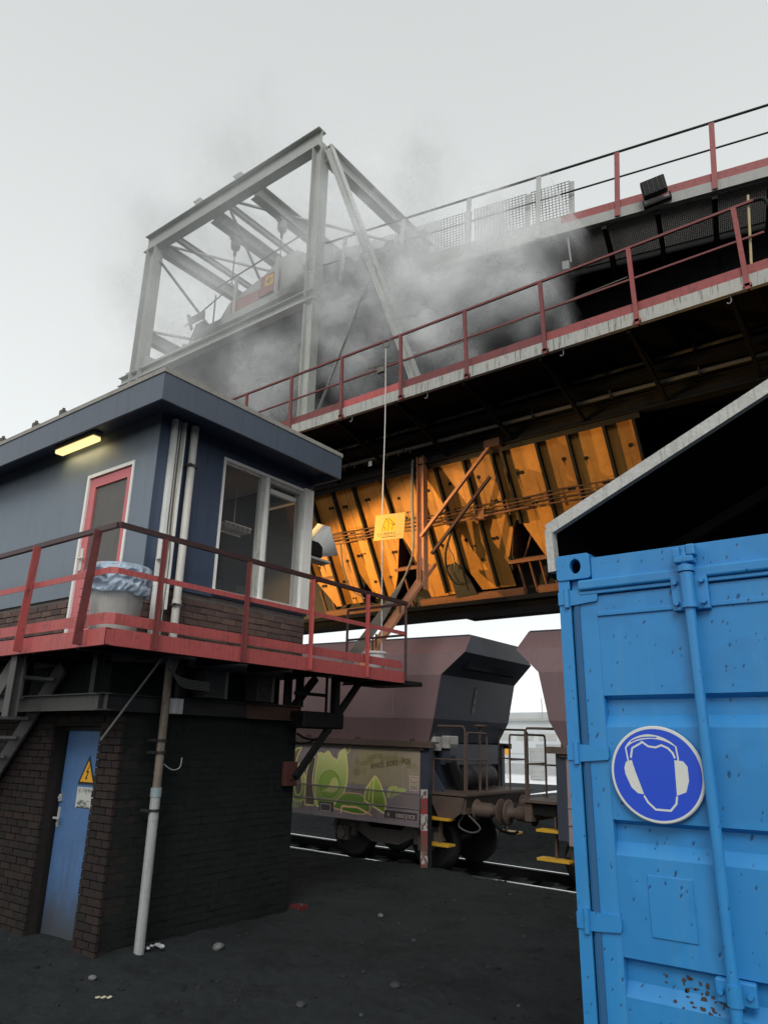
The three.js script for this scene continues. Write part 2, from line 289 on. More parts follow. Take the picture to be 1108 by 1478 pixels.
{
  // lower storey: walls with a door recess
  const dz0 = -8.06, dz1 = -7.15, dy = 2.13;
  const low = bpart('brick_wall', [box(BX, BX + 0.25, -0.4, 2.32, dz1, BZ), box(BX, BX + 0.25, -0.4, 2.32, BN, dz0), box(BX, BX + 0.25, dy, 2.32, dz0, dz1), box(BX + 0.25, BX + 0.3, -0.4, 2.3, dz0, dz1)], M.mortar);
  bricks(low, 'x', BX, -9.75, BZ + 0.01, 0.0, 2.3, M.brick, [[dz0, dz1, -1, dy]], true);
  const front = bpart('front_wall', [box(BX + 0.25, BE - 0.04, -0.4, 2.3, BZ - 0.25, BZ), box(BE - 0.3, BE - 0.04, -0.4, 2.3, BN, BZ - 0.25), box(BX, BE - 0.04, 2.32, 2.8, BN, BZ - 0.35)], M.sooty);
  const fb = bpart('sooty_brick', bricks(null, 'z', BZ + 0.002, BX, BE - 0.05, 0.0, 2.28, null, null, false), M.sooty); fb.userData.kind = 'stuff';
  // blue steel door
  M.doorBlue = new THREE.MeshStandardMaterial({ roughness: 0.55, map: dataTex(512, 1024, (u, v) => {
    const a = F(FA, u * 0.6, v * 0.9), b = F(FB, u, v * 2), s = F(FS, u * 0.9, v * 0.7), f = F(FC, u, v * 2);
    const low_ = sm(0.34, 0.02, v + 0.10 * (a - 0.5) + 0.06 * (b - 0.5)), run = 0.5 * sm(0.5, 0.75, s) * sm(0.65, 0.2, v), ch = f > 0.80 && v > 0.3 ? 0.7 : 0;
    const t = Math.min(0.95, Math.max(low_ * 0.93, run, ch)), k = 1 + 0.35 * (b - 0.5) + 0.25 * (s - 0.5);
    return [mix(0.068 * k, 0.045, t), mix(0.15 * k, 0.046, t), mix(0.315 * k, 0.045, t)];
  }, true) });
  const dg = box(-0.4455, 0.4455, 0, 2.08, -0.02, 0.02), duv = dg.attributes.uv; // one printed face per side
  const door = mesh('door', (() => { const g = prep(dg); g.setAttribute('uv', g.attributes.uv ?? duv); return g; })(), M.doorBlue, building, true);
  door.position.set(BX + 0.16 - bp.x, 0.03, (dz0 + dz1) / 2 - bp.z); door.rotation.y = -Math.PI / 2;
  const hn = mesh('handle', [rbox(-0.40, -0.355, 1.04, 1.24, 0.02, 0.03, 0.004), cyl(V(-0.378, 1.13, 0.03), V(-0.378, 1.13, 0.075), 0.011), rbox(-0.395, -0.28, 1.12, 1.145, 0.065, 0.085, 0.008), cyl(V(-0.378, 1.075, 0.028), V(-0.378, 1.075, 0.038), 0.014), rbox(-0.39, -0.352, 1.3, 1.375, 0.02, 0.05, 0.006), cyl(V(-0.37, 1.34, 0.05), V(-0.37, 1.34, 0.062), 0.012)], M.zinc, door);
  bpart('door_frame', [box(BX + 0.1, BX + 0.2, -0.1, dy, dz0 - 0.001, dz0 + 0.045), box(BX + 0.1, BX + 0.2, -0.1, dy, dz1 - 0.045, dz1 + 0.001), box(BX + 0.1, BX + 0.2, dy - 0.05, dy, dz0 + 0.045, dz1 - 0.045)], M.blackSteel);

  // upper storey plinth of brown brick
  const py0 = 2.97, py1 = 3.64, uz0 = -8.13, uz1 = -7.15;
  const pl = bpart('plinth_wall', [box(BX, BX + 0.2, py0 - 0.17, py1, uz1, BZ), box(BX, BX + 0.2, py0 - 0.17, py1, BN, uz0), box(BX + 0.2, BE, py0 - 0.17, py1, BZ - 0.2, BZ), box(BE - 0.2, BE, py0 - 0.17, py1, BN, BZ - 0.2), box(BX + 0.2, BE - 0.2, 2.85, py0, BN, BZ - 0.2)], M.mortarUp);
  bricks(pl, 'x', BX, -10.9, BZ + 0.01, py0, py1 - 0.03, M.brickUp, [[uz0, uz1, -1, 9]], true);
  bricks(pl, 'z', BZ, BX, BE - 0.01, py0, py1 - 0.03, M.brickUp, null, true);
  pl.geometry = join([pl.geometry.clone(), box(BX, BX + 0.2, 2.33, py0 - 0.17, BN, -9.15)]);
  bricks(pl, 'x', BX, -10.9, -9.15, 2.34, 2.92, M.brickUp, null, true);
  // cladding
  const ty = 5.69, c0 = BX - 0.03;
  bpart('cladding', [box(c0, BX + 0.12, 3.62, ty, uz1 + 0.002, BZ + 0.03), box(c0, BX + 0.12, 5.16, ty, uz0 - 0.002, uz1 + 0.002), box(c0, BX + 0.12, 3.62, ty, BN, uz0 - 0.002)], M.fadedBlue);
  const wy0 = 3.71, wy1 = 5.44, wx0 = 5.54, wx1 = 7.21, cz = BZ + 0.032;
  bpart('front_cladding', [box(BX + 0.12, wx0, 3.635, ty, BZ - 0.1, cz), box(c0 + 0.003, BX + 0.12, 3.63, ty - 0.004, BZ + 0.03, cz + 0.004), box(wx0, BE + 0.02, wy1, ty, BZ - 0.1, cz), box(wx0, BE + 0.02, 3.645, wy0 - 0.03, BZ - 0.1, cz - 0.01)], M.navy);
  bpart('end_cladding', [box(BE - 0.1, BE + 0.02, 3.645, 3.75, BN, BZ - 0.1), box(BE - 0.1, BE + 0.02, 5.4, ty, BN, BZ - 0.1), box(BE - 0.1, BE + 0.02, 3.75, 5.4, BN, -7.75)], M.navy);
  // the big two-light window
  const win = bpart('window', [
    box(wx0, wx0 + 0.035, wy0, wy1, BZ - 0.06, cz + 0.012), box(wx0 + 0.035, wx1 - 0.18, wy1 - 0.04, wy1, BZ - 0.06, cz + 0.012), box(wx0 - 0.01, wx1, wy0 - 0.03, wy0 + 0.02, BZ - 0.06, cz + 0.035),
    rbox(wx1 - 0.18, wx1, wy0 + 0.02, wy1 + 0.02, BZ - 0.14, cz + 0.03, 0.006), rbox(6.29, 6.345, wy0 + 0.02, wy1 - 0.04, BZ - 0.06, cz + 0.014, 0.004)], M.white);
  const sash = (x0, x1) => [box(x0, x0 + 0.05, wy0 + 0.02, wy1 - 0.04, BZ - 0.05, cz - 0.02), box(x1 - 0.05, x1, wy0 + 0.02, wy1 - 0.04, BZ - 0.05, cz - 0.02), box(x0 + 0.05, x1 - 0.05, wy0 + 0.02, wy0 + 0.05, BZ - 0.05, cz - 0.02), box(x0 + 0.05, x1 - 0.05, wy1 - 0.09, wy1 - 0.04, BZ - 0.05, cz - 0.02)];
  const addIn = (name, gs, m) => { const o = mesh(name, gs, m, win); o.position.sub(bp).sub(win.position); return o; };
  addIn('sash', sash(6.345, 7.03), M.whiteDirty);
  addIn('sash', [box(6.22, 6.29, wy0 + 0.02, wy1 - 0.04, BZ - 0.05, cz - 0.02), box(wx0 + 0.035, 6.22, wy1 - 0.075, wy1 - 0.04, BZ - 0.05, cz - 0.02)], M.whiteDirty);
  addIn('pane', [box(wx0 + 0.035, 6.22, wy0 + 0.02, wy1 - 0.075, BZ - 0.022, BZ - 0.021)], M.glass);
  addIn('pane', [box(6.395, 6.98, wy0 + 0.05, wy1 - 0.09, BZ - 0.022, BZ - 0.021)], M.glass);
  const ew = bpart('end_window', [box(BE - 0.06, BE + 0.03, 3.75, 3.81, -7.75, BZ - 0.1), box(BE - 0.06, BE + 0.03, 5.34, 5.4, -7.75, BZ - 0.1), box(BE - 0.06, BE + 0.03, 3.81, 5.34, -7.75, -7.69)], M.white);
  const ep = mesh('pane', [box(BE - 0.01, BE - 0.009, 3.81, 5.34, -7.69, BZ - 0.13)], M.glass, ew); ep.position.sub(bp).sub(ew.position);
  // what one sees of the room
  bpart('interior', [box(BX + 0.2, BE - 0.2, 2.97, 2.99, -10.5, BZ - 0.2), box(BX + 0.13, BE - 0.1, 5.62, 5.66, -10.5, BZ - 0.1), box(BX + 0.2, BE - 0.1, 3.0, 5.6, -10.55, -10.5), box(BX + 0.13, BX + 0.16, 3.0, 5.6, -10.5, BZ - 0.1)], plain([0.45, 0.44, 0.41], 0.9));
  bpart('roller_blind', [rbox(6.4, 6.98, 5.24, 5.31, BZ - 0.12, BZ - 0.06, 0.01)], M.white);
  bpart('shelf', [box(4.8, 5.9, 4.5, 4.53, -10.4, -10.1), rbox(4.9, 5.2, 4.53, 4.85, -10.4, -10.15, 0.01), rbox(5.3, 5.7, 4.53, 4.75, -10.4, -10.15, 0.01), box(6.1, 6.9, 3.0, 4.9, -10.45, -10.0)], plain([0.4, 0.38, 0.33], 0.7));
  bpart('desk', [box(4.95, 6.9, 3.66, 3.7, -7.75, BZ - 0.22), box(5.0, 5.06, 3.0, 3.66, -7.7, -7.0), box(6.8, 6.86, 3.0, 3.66, -7.7, -7.0)], plain([0.2, 0.15, 0.11], 0.6));
  bpart('monitor', [rbox(5.62, 5.86, 3.82, 4.12, -7.2, -7.16, 0.01), box(5.72, 5.76, 3.7, 3.84, -7.19, -7.17), box(5.65, 5.83, 3.7, 3.712, -7.24, -7.1)], plain([0.42, 0.46, 0.45], 0.4));
  bpart('monitor', [rbox(6.42, 6.7, 3.8, 4.0, -7.35, -7.3, 0.01), box(6.54, 6.58, 3.7, 3.82, -7.34, -7.31)], plain([0.03, 0.03, 0.035], 0.3));
  bpart('ceiling_lamp', [rbox(5.4, 6.6, 5.5, 5.56, -9.15, -8.95, 0.01), box(6.3, 6.78, 4.9, 4.92, -7.72, -7.5), ...[0, 1, 2, 3, 4, 5].map((i) => bar(V(6.3 + i * 0.09, 4.87, -7.73), V(6.3 + i * 0.09, 4.87, -7.49), 0.012, 0.07)), box(6.3, 6.78, 4.82, 4.91, -7.735, -7.72), box(6.53, 6.54, 4.92, 5.62, -7.61, -7.6)], plain([0.7, 0.7, 0.66], 0.5));
  bpart('red_cup', [cyl(V(5.98, 3.7, -7.05), V(5.98, 3.79, -7.05), 0.035, 0.042)], plain([0.5, 0.03, 0.04], 0.4));
  bpart('chair', [rbox(6.45, 6.85, 3.75, 4.25, -8.2, -8.12, 0.03), rbox(6.42, 6.88, 3.42, 3.5, -8.12, -7.7, 0.03), cyl(V(6.65, 3.0, -7.9), V(6.65, 3.42, -7.9), 0.03)], plain([0.03, 0.03, 0.035], 0.8));
  // pink door of the upper storey
  const fr = bpart('door_frame', [box(BX - 0.045, BX + 0.08, py0, 5.16, uz0, uz0 + 0.045), box(BX - 0.045, BX + 0.08, py0, 5.16, uz1 - 0.035, uz1), box(BX - 0.045, BX + 0.08, 5.115, 5.16, uz0 + 0.045, uz1 - 0.035)], M.white);
  const a0 = uz0 + 0.05, a1 = uz1 - 0.04, dxf = BX - 0.02, dxb = BX + 0.03;
  const lf = bpart('door', [box(dxf, dxb, py0 + 0.02, 5.105, a0, a0 + 0.125), box(dxf, dxb, py0 + 0.02, 5.105, a1 - 0.1, a1), box(dxf, dxb, 4.98, 5.105, a0 + 0.125, a1 - 0.1), box(dxf, dxb, 3.78, 3.9, a0 + 0.125, a1 - 0.1), box(dxf, dxb, py0 + 0.02, 3.12, a0 + 0.125, a1 - 0.1)], M.pink);
  lf.userData.label = 'pale red door with a dark grey screen in its upper half';
  const dsub = (n, g, m) => { const o = mesh(n, g, m, lf); o.position.sub(bp).sub(lf.position); };
  dsub('screen', [box(dxf + 0.022, dxf + 0.03, 3.9, 4.98, a0 + 0.125, a1 - 0.1)], M.screen);
  for (let y = 3.125; y < 3.77; y += 0.095) dsub('slat', [bar(V(dxf + 0.004, y + 0.045, a0 + 0.125), V(dxf + 0.004, y + 0.045, a1 - 0.1), 0.012, 0.086)], M.pink);
  dsub('lock_plate', [rbox(dxf - 0.012, dxf, 3.92, 4.2, a0 + 0.02, a0 + 0.075, 0.004), rbox(dxf - 0.05, dxf - 0.03, 4.06, 4.08, a0 + 0.03, a0 + 0.15, 0.006), cyl(V(dxf, 4.07, a0 + 0.045), V(dxf - 0.05, 4.07, a0 + 0.045), 0.01)], M.pipeGrey);
  bpart('doorstep', [rbox(BX - 0.12, BX + 0.1, py0 - 0.01, py0 + 0.035, uz0 - 0.06, uz1 + 0.06, 0.006)], M.white);
  // roof with fascia boards, pale capping
  const rx0 = 4.17, rz0 = -6.2, rx1 = 7.2, rb = 5.535, rt = 5.865;
  const roof = bpart('roof', [box(rx0 + 0.03, rx1 - 0.03, 5.69, rt - 0.01, BN - 0.4, rz0 - 0.03)], M.felt);
  const rsub = (n, g, m) => { const o = mesh(n, g, m, roof); o.position.sub(bp).sub(roof.position); return o; };
  rsub('fascia_board', [rbox(rx0, rx0 + 0.03, rb, rt, BN - 0.4, rz0, 0.004)], M.fascia);
  rsub('fascia_board', [rbox(rx0 + 0.03, rx1, rb, rt, rz0 - 0.03, rz0 + 0.001, 0.004)], M.fascia);
  rsub('fascia_board', [rbox(rx1 - 0.03, rx1, rb, rt, BN - 0.4, rz0 - 0.03, 0.004)], M.fascia);
  rsub('soffit', [box(rx0 + 0.03, rx1 - 0.03, 5.665, 5.689, BN - 0.4, rz0 - 0.03)], M.navy);
  rsub('capping', [box(rx0 - 0.012, rx0 + 0.14, rt, rt + 0.055, BN - 0.4, rz0 + 0.012), box(rx0 + 0.14, rx1 + 0.012, rt, rt + 0.055, rz0 - 0.14, rz0 + 0.012), box(rx1 - 0.14, rx1 + 0.012, rt, rt + 0.055, BN - 0.4, rz0 - 0.14)], M.capping);
  for (const z of [-9.94, -9.05, -8.38]) rsub('roof_clamp', [rbox(rx0 + 0.01, rx0 + 0.09, rt + 0.055, rt + 0.15, z - 0.04, z + 0.04, 0.015), cyl(V(rx0 + 0.05, rt + 0.1, z), V(rx0 + 0.05, rt + 0.18, z), 0.02)], M.girder);
}
// pipes on the cabin front
{
  const t = thing('downpipe', 'pale grey downpipe on the cabin front, right of the cable duct', 'downpipe', [5.0, 2.97, BZ + 0.1]);
  mesh('pipe', [cyl(V(0, 0, 0), V(0, 2.66, 0), 0.046, 0.046, 16)], M.pipeGrey, t);
  mesh('collar', [cyl(V(0, 0.45, 0), V(0, 0.53, 0), 0.053, 0.053, 16)], M.pipeGrey, t);
  mesh('bracket', [box(-0.13, 0.07, 2.13, 2.16, -0.08, -0.05), box(-0.06, 0.06, 2.13, 2.16, 0.04, 0.06), box(-0.062, -0.05, 2.13, 2.16, -0.08, 0.06), box(0.05, 0.062, 2.13, 2.16, -0.08, 0.06)], M.girder, t);
  mesh('bracket', [box(-0.07, 0.07, 0.46, 0.48, 0.05, 0.06), box(-0.07, -0.055, 0.46, 0.48, -0.08, 0.06), box(0.055, 0.07, 0.46, 0.48, -0.08, 0.06)], M.girder, t);
  const d = thing('cable_duct', 'open white cable duct with bundled cables beside the cabin corner', 'cable duct', [4.78, 2.97, BZ + 0.06]);
  mesh('duct', [box(-0.075, -0.03, 0.95, 2.66, -0.02, 0.05), box(0.07, 0.085, 0.4, 2.66, -0.02, 0.06), box(-0.075, 0.085, 0.4, 2.66, -0.024, -0.015), box(-0.075, -0.03, 0.05, 0.66, -0.02, 0.05)], M.white, d);
  for (let i = 0; i < 5; i++) { const x = -0.015 + i * 0.018; mesh('cable', [tube([V(x, 0, 0.02), V(x + rr(-0.012, 0.012), 0.5, 0.03), V(x + rr(-0.02, 0.02), 0.9, 0.045), V(x + rr(-0.01, 0.01), 1.4, 0.02), V(x + rr(-0.01, 0.01), 2.0, 0.02), V(x, 2.66, 0.02)], 0.009, 40, 6)], i % 2 ? M.cable : M.pipeGrey, d); }
}
// ================================================================ the access platform round the cabin
const PX = 3.75, PZ = -6.0, PF = 2.97;
{
  const t = thing('access_platform', 'rusty red steel access platform with handrails wrapped round the cabin', 'platform', [5.5, 2.8, -6.4]);
  const o = t.position, P = (n, g, m, par) => { const k = mesh(n, g, m, par ?? t); if (!par) k.position.sub(o); return k; };
  P('deck', [box(PX + 0.02, BX + 0.0, 2.9, PF - 0.015, BN, PZ - 0.02), box(BX, 8.5, 2.9, PF - 0.015, BZ + 0.03, PZ - 0.02), box(BE + 0.03, 8.5, 2.9, PF - 0.015, -7.12, BZ + 0.03)], M.darkSteel);
  P('end_plate', [box(8.5, 8.96, 2.8, 2.86, -6.8, PZ + 0.0)], M.blackSteel);
  P('edge_channel', uBeam(V(PX, 2.895, BN), V(PX, 2.895, PZ), 0.06, 0.155, 0.008), M.red);
  P('edge_channel', uBeam(V(PX + 0.001, 2.897, PZ), V(8.5, 2.897, PZ), 0.06, 0.157, 0.008), M.red);
  P('edge_channel', uBeam(V(8.5, 2.895, PZ - 0.004), V(8.5, 2.895, -7.12), 0.06, 0.15, 0.008), M.redDull);
  P('toe_board', [box(PX + 0.01, PX + 0.018, 3.015, 3.12, BN, PZ - 0.08)], M.red);
  P('toe_board', [box(PX + 0.09, 8.45, 3.015, 3.12, PZ - 0.018, PZ - 0.01), bar(V(PX + 0.014, 3.0675, PZ - 0.08), V(PX + 0.09, 3.0675, PZ - 0.014), 0.008, 0.105)], M.red);
  P('handrail', [bar(V(PX - 0.0, 3.96, BN), V(PX - 0.0, 3.96, PZ - 0.02), 0.045, 0.05), bar(V(PX - 0.005, 3.961, PZ), V(8.55, 3.961, PZ), 0.045, 0.05), bar(V(8.54, 3.96, PZ - 0.02), V(8.54, 3.96, -7.1), 0.035, 0.035)], M.maroon);
  P('mid_rail', [box(PX - 0.006, PX + 0.002, 3.49, 3.55, BN, PZ - 0.06), box(PX + 0.05, 8.52, 3.49, 3.545, PZ - 0.004, PZ + 0.004), bar(V(PX - 0.002, 3.52, PZ - 0.06), V(PX + 0.05, 3.5185, PZ), 0.008, 0.06)], M.red);
  P('mid_rail', [bar(V(8.53, 3.5, PZ - 0.01), V(8.53, 3.5, -7.1), 0.03, 0.03)], M.maroon);
  for (const z of [-6.36, -7.46, -8.62, -9.8, -11]) P('post', lBeam(V(PX - 0.012, 2.83, z), V(PX - 0.012, 3.935, z + (z > -7 ? 0.1 : 0.07)), 0.01, 0.085, 0.01, V(-1, 0, 0)).concat([box(PX - 0.035, PX - 0.012, 2.84, 2.95, z - 0.002, z + 0.012)]), z < -7 ? M.red : M.redDull);
  for (const x of [4.28, 5.43, 6.5, 7.61]) P('post', lBeam(V(x, 2.83, PZ + 0.02), V(x, 3.935, PZ + 0.012), 0.04, 0.04, 0.008, V(0, 0, 1)), x > 6 ? M.red : M.redDull);
  P('post', [cyl(V(8.53, 2.85, PZ), V(8.53, 3.96, PZ), 0.02)], M.maroon);
  P('post', [cyl(V(8.53, 2.95, -7.1), V(8.53, 3.96, -7.1), 0.02)], M.maroon);
  P('post', [cyl(V(8.53, 2.95, -6.6), V(8.53, 3.5, -6.6), 0.015)], M.maroon);
  // what carries it
  P('carrying_beam', iBeam(V(4.28, 2.355, -11), V(4.28, 2.355, -6.65), 0.1, 0.17, 0.012), M.girder);
  P('carrying_beam', iBeam(V(4.22, 2.353, -6.71), V(6.2, 2.353, -6.71), 0.1, 0.172, 0.012), M.darkSteel);
  P('carrying_beam', iBeam(V(6.2, 2.352, -6.7), V(7.15, 2.352, -6.7), 0.11, 0.19, 0.012), M.rustDark);
  for (const z of [-7.72, -9.4]) P('stub_post', iBeam(V(3.86, 2.2, z), V(3.86, 2.84, z), 0.12, 0.1, 0.01), M.girder);
  for (const [x, z] of [[4.28, -6.9], [4.28, -8.3], [5.2, -6.71], [6.9, -6.71], [7.12, -6.71]]) P('stub_post', iBeam(V(x, 2.44, z), V(x, 2.86, z), 0.08, 0.08, 0.008), M.darkSteel);
  for (const x of [4.6, 5.4, 6.2, 7.0, 7.8]) P('cross_bearer', uBeam(V(x, 2.85, BZ + 0.03), V(x, 2.85, PZ - 0.03), 0.05, 0.09, 0.008), M.darkSteel);
  for (const z of [-6.5, -7.3, -8.1, -9, -10]) P('cross_bearer', uBeam(V(BX - 0.02, 2.85, z), V(PX + 0.03, 2.85, z), 0.05, 0.09, 0.008), M.darkSteel);
  P('brace', [bar(V(6.9, 1.58, -6.5), V(8.12, 2.82, -6.5), 0.07, 0.07)], M.blackSteel);
  P('brace', uBeam(V(6.95, 2.3, -6.75), V(7.5, 2.84, -6.75), 0.05, 0.1, 0.01), M.blackSteel);
  P('brace', [bar(V(7.6, 2.2, -6.5), V(7.6, 2.85, -6.5), 0.09, 0.09), bar(V(7.42, 2.3, -6.5), V(7.42, 2.85, -6.5), 0.025, 0.025)], M.blackSteel);
  P('landing_frame', [rbox(6.95, 7.75, 2.17, 2.38, -6.75, -6.45, 0.03), box(6.9, 7.5, 2.58, 2.62, -6.6, -6.55)], M.blackSteel);
  P('landing_frame', [tube([V(7.0, 2.1, -6.6), V(7.2, 2.04, -6.6), V(7.45, 2.05, -6.6), V(7.65, 2.14, -6.6)], 0.015, 16), tube([V(6.95, 2.02, -6.7), V(7.2, 1.98, -6.7), V(7.5, 2.04, -6.7)], 0.012, 16)], M.blackSteel);
}
// ================================================================ things round the building
{ // fluorescent lamp under the eave
  const t = thing('wall_light', 'lit yellowish fluorescent tube light under the cabin eave', 'light', [4.43, 5.6, -8.3]);
  mesh('housing', [rbox(-0.06, 0.07, 0.005, 0.06, -0.46, 0.46, 0.012), box(-0.02, 0.02, 0.06, 0.07, -0.3, -0.25), box(-0.02, 0.02, 0.06, 0.07, 0.25, 0.3)], plain([0.35, 0.33, 0.28], 0.5), t);
  const em = new THREE.MeshStandardMaterial({ color: 0xfff0c0, roughness: 0.4, emissive: new THREE.Color(1, 0.80, 0.34), emissiveIntensity: 1.25 });
  mesh('diffuser', [rbox(-0.055, 0.065, -0.05, 0.005, -0.44, 0.44, 0.02)], em, t);
  const l = new THREE.RectAreaLight(new THREE.Color(1, 0.78, 0.38), 9, 0.86, 0.1); l.position.set(4.435, 5.545, -8.3); l.up.set(1, 0, 0); l.lookAt(4.435, 4, -8.3); scene.add(l);
}
const facesDoor = [V(0, 0, 1), V(0, 1, 0)];         // seen from -x, +z lies to the right
{
  const yel = canvasTex(256, 256, (c, w, h) => {
    c.fillStyle = '#33404a'; c.fillRect(0, 0, w, h);
    c.fillStyle = '#171410'; c.beginPath(); c.moveTo(128, 6); c.lineTo(252, 250); c.lineTo(4, 250); c.fill();
    c.fillStyle = '#e0a21c'; c.beginPath(); c.moveTo(128, 44); c.lineTo(224, 232); c.lineTo(32, 232); c.fill();
    c.fillStyle = '#171410'; c.beginPath(); c.moveTo(142, 88); c.lineTo(106, 152); c.lineTo(130, 150); c.lineTo(112, 192); c.lineTo(104, 188); c.lineTo(112, 220); c.lineTo(136, 198); c.lineTo(126, 196); c.lineTo(150, 134); c.lineTo(128, 137); c.lineTo(152, 92); c.fill();
  });
  const m = new THREE.MeshStandardMaterial({ map: yel, roughness: 0.5 });
  const g = plate([[-0.165, 0], [0.165, 0], [0, 0.3]], 0.004), uv = g.attributes.uv, p = g.attributes.position;
  for (let i = 0; i < p.count; i++) uv.setXY(i, p.getX(i) / 0.33 + 0.5, p.getY(i) / 0.3);
  const o = mesh('warning_sign', g, m, null, true); o.position.set(BX + 0.137, 1.52, -7.53); o.rotation.y = -Math.PI / 2;
  tag(o, 'yellow triangle with a black lightning bolt on the blue door', 'warning sign');
  const nt = canvasTex(256, 192, (c, w, h) => {
    c.fillStyle = '#b9bab4'; c.fillRect(0, 0, w, h); c.fillStyle = '#1c1d1e'; c.font = 'bold 30px sans-serif';
    for (let i = 0; i < 60; i++) { c.fillStyle = `rgba(20,20,20,${rr(0.1, 0.5)})`; c.fillRect(rr(20, 230), rr(6, 34), rr(2, 9), rr(8, 36)); }
    for (let i = 0; i < 160; i++) { c.fillStyle = `rgba(25,24,22,${rr(0.05, 0.3)})`; const y = h - Math.pow(rnd(), 2) * 70; c.beginPath(); c.ellipse(rr(30, 226), y, rr(4, 26), rr(2, 9), 0, 0, 7); c.fill(); }
  });
  tag(sheet('notice', V(BX + 0.136, 1.39, -7.53), ...facesDoor, 0.31, 0.21, 0.003, new THREE.MeshStandardMaterial({ map: nt, roughness: 0.6 }), M.zinc), 'dirty white notice plate below the yellow triangle on the blue door', 'notice');
}
{ // lower drainpipe with its box and the scraps of foil at the foot
  const t = thing('drainpipe', 'stained zinc drainpipe standing in front of the sooty base wall', 'drainpipe', [4.93, 0, BZ + 0.19]);
  mesh('pipe', [cyl(V(0, -0.06, 0), V(0, 1.48, 0), 0.05, 0.05, 18)], M.zinc, t);
  const up = mesh('pipe', [cyl(V(0, 1.48, 0), V(0, 2.8, 0), 0.043, 0.043, 18)], mat([0.2, 0.165, 0.13], { v: 0.4, ga: 0.6, gs: 0.6, g: [0.06, 0.042, 0.03], size: 0.5 }), t); up.userData.label = 'brown stained upper length';
  mesh('collar', [cyl(V(0, 1.44, 0), V(0, 1.53, 0), 0.056, 0.056, 18)], mat([0.26, 0.33, 0.34], { size: 0.5 }), t);
  for (const y of [1.3, 1.98, 1.86]) mesh('clamp', [cyl(V(0, y, 0), V(0, y + 0.025, 0), 0.058, 0.058, 18), box(-0.085, -0.05, y, y + 0.025, -0.12, 0.012)], M.darkSteel, t);
  mesh('junction_box', [rbox(0.03, 0.16, 2.26, 2.42, -0.06, 0.1, 0.01)], M.zinc, t);
  mesh('hook', [tube([V(0.05, 1.76, 0), V(0.16, 1.7, 0.01), V(0.25, 1.72, 0.02), V(0.27, 1.82, 0.02)], 0.006, 20)], M.zinc, t);
  const f = tag(mesh('foil_scrap', Array.from({ length: 7 }, () => new THREE.IcosahedronGeometry(rr(0.015, 0.03), 0).scale(1.6, rr(0.4, 1), 1).rotateY(rr(0, 3)).translate(5.0 + rr(0, 0.2), 0.055 + rr(0, 0.03), BZ + 0.2 + rr(-0.04, 0.08))), plain([0.6, 0.61, 0.62], 0.3, 0.4)), 'crumpled silvery scraps at the foot of the drainpipe', 'litter');
}
{ // air conditioners on the carrying beam
  const mk = (x, w, label) => {
    const t = thing('air_conditioner', label, 'air conditioner', [x, 2.45, -6.6], 'air conditioner units under the platform');
    mesh('casing', [rbox(-w / 2, w / 2, 0, 0.3, -0.1, 0.12, 0.012)], M.darkSteel, t);
    for (let i = 0; i < 7; i++) mesh('slat', [bar(V(-w / 2 + 0.03, 0.05 + i * 0.034, 0.124), V(w / 2 - 0.05, 0.05 + i * 0.034, 0.124), 0.01, 0.02)], M.darkSteel, t);
    mesh('corner_post', [box(w / 2 - 0.035, w / 2 + 0.004, 0, 0.3, 0.1, 0.135)], M.girder, t);
    return t;
  };
  mk(5.52, 0.3, 'grey louvred air conditioner under the platform near the drainpipe');
  const b = mk(6.28, 0.26, 'grey air conditioner with a round fan under the platform, far from drainpipe');
  mesh('fan', [new THREE.TorusGeometry(0.08, 0.012, 6, 20).translate(0, 0.15, 0.135), box(-0.08, 0.08, 0.143, 0.157, 0.13, 0.14)], M.darkSteel, b);
  const k = tag(mesh('cable_bundle', Array.from({ length: 5 }, (_, i) => tube([V(4.72 + i * 0.03, 2.82, -6.3), V(4.75 + i * 0.02, 2.7 - i * 0.01, -6.35), V(5.0, 2.62 - i * 0.02, -6.4), V(5.35, 2.6 - i * 0.02, -6.4)], 0.009, 20)), M.girder), 'grey looped cables hanging under the platform beside the drainpipe', 'cables');
  tag(mesh('steel_rod', [cyl(V(4.2, 1.98, -6.55), V(4.62, 2.8, -6.3), 0.012)], M.girder), 'thin slanting steel rod hanging under the platform corner', 'rod');
  tag(mesh('switch_box', [rbox(6.92, 7.14, 1.47, 1.76, BZ + 0.012, BZ + 0.08, 0.012), box(7.0, 7.05, 1.55, 1.68, BZ + 0.08, BZ + 0.1)], mat([0.1, 0.032, 0.026], { v: 0.4, ga: 0.6, size: 0.4 })), 'small rusty red box on the edge of the base wall', 'box');
  M.maroonCrate = plain([0.16, 0.025, 0.025], 0.7);
  const cr = thing('crate', 'small red slatted crate on the ground by the base wall end', 'crate', [7.36, 0.02, -6.76]); cr.scale.setScalar(0.7);
  for (let i = 0; i < 3; i++) mesh('slat', [box(-0.12, 0.12, i * 0.035, i * 0.035 + 0.022, 0.1, 0.11)], M.maroonCrate, cr);
  for (let i = 0; i < 4; i++) mesh('upright', [box(-0.12 + i * 0.07, -0.09 + i * 0.07, 0, 0.1, 0.085, 0.1)], M.maroonCrate, cr);
  mesh('bottom', [box(-0.12, 0.12, 0, 0.012, -0.1, 0.1), box(-0.12, 0.12, 0, 0.09, -0.11, -0.1)], M.maroonCrate, cr);
}
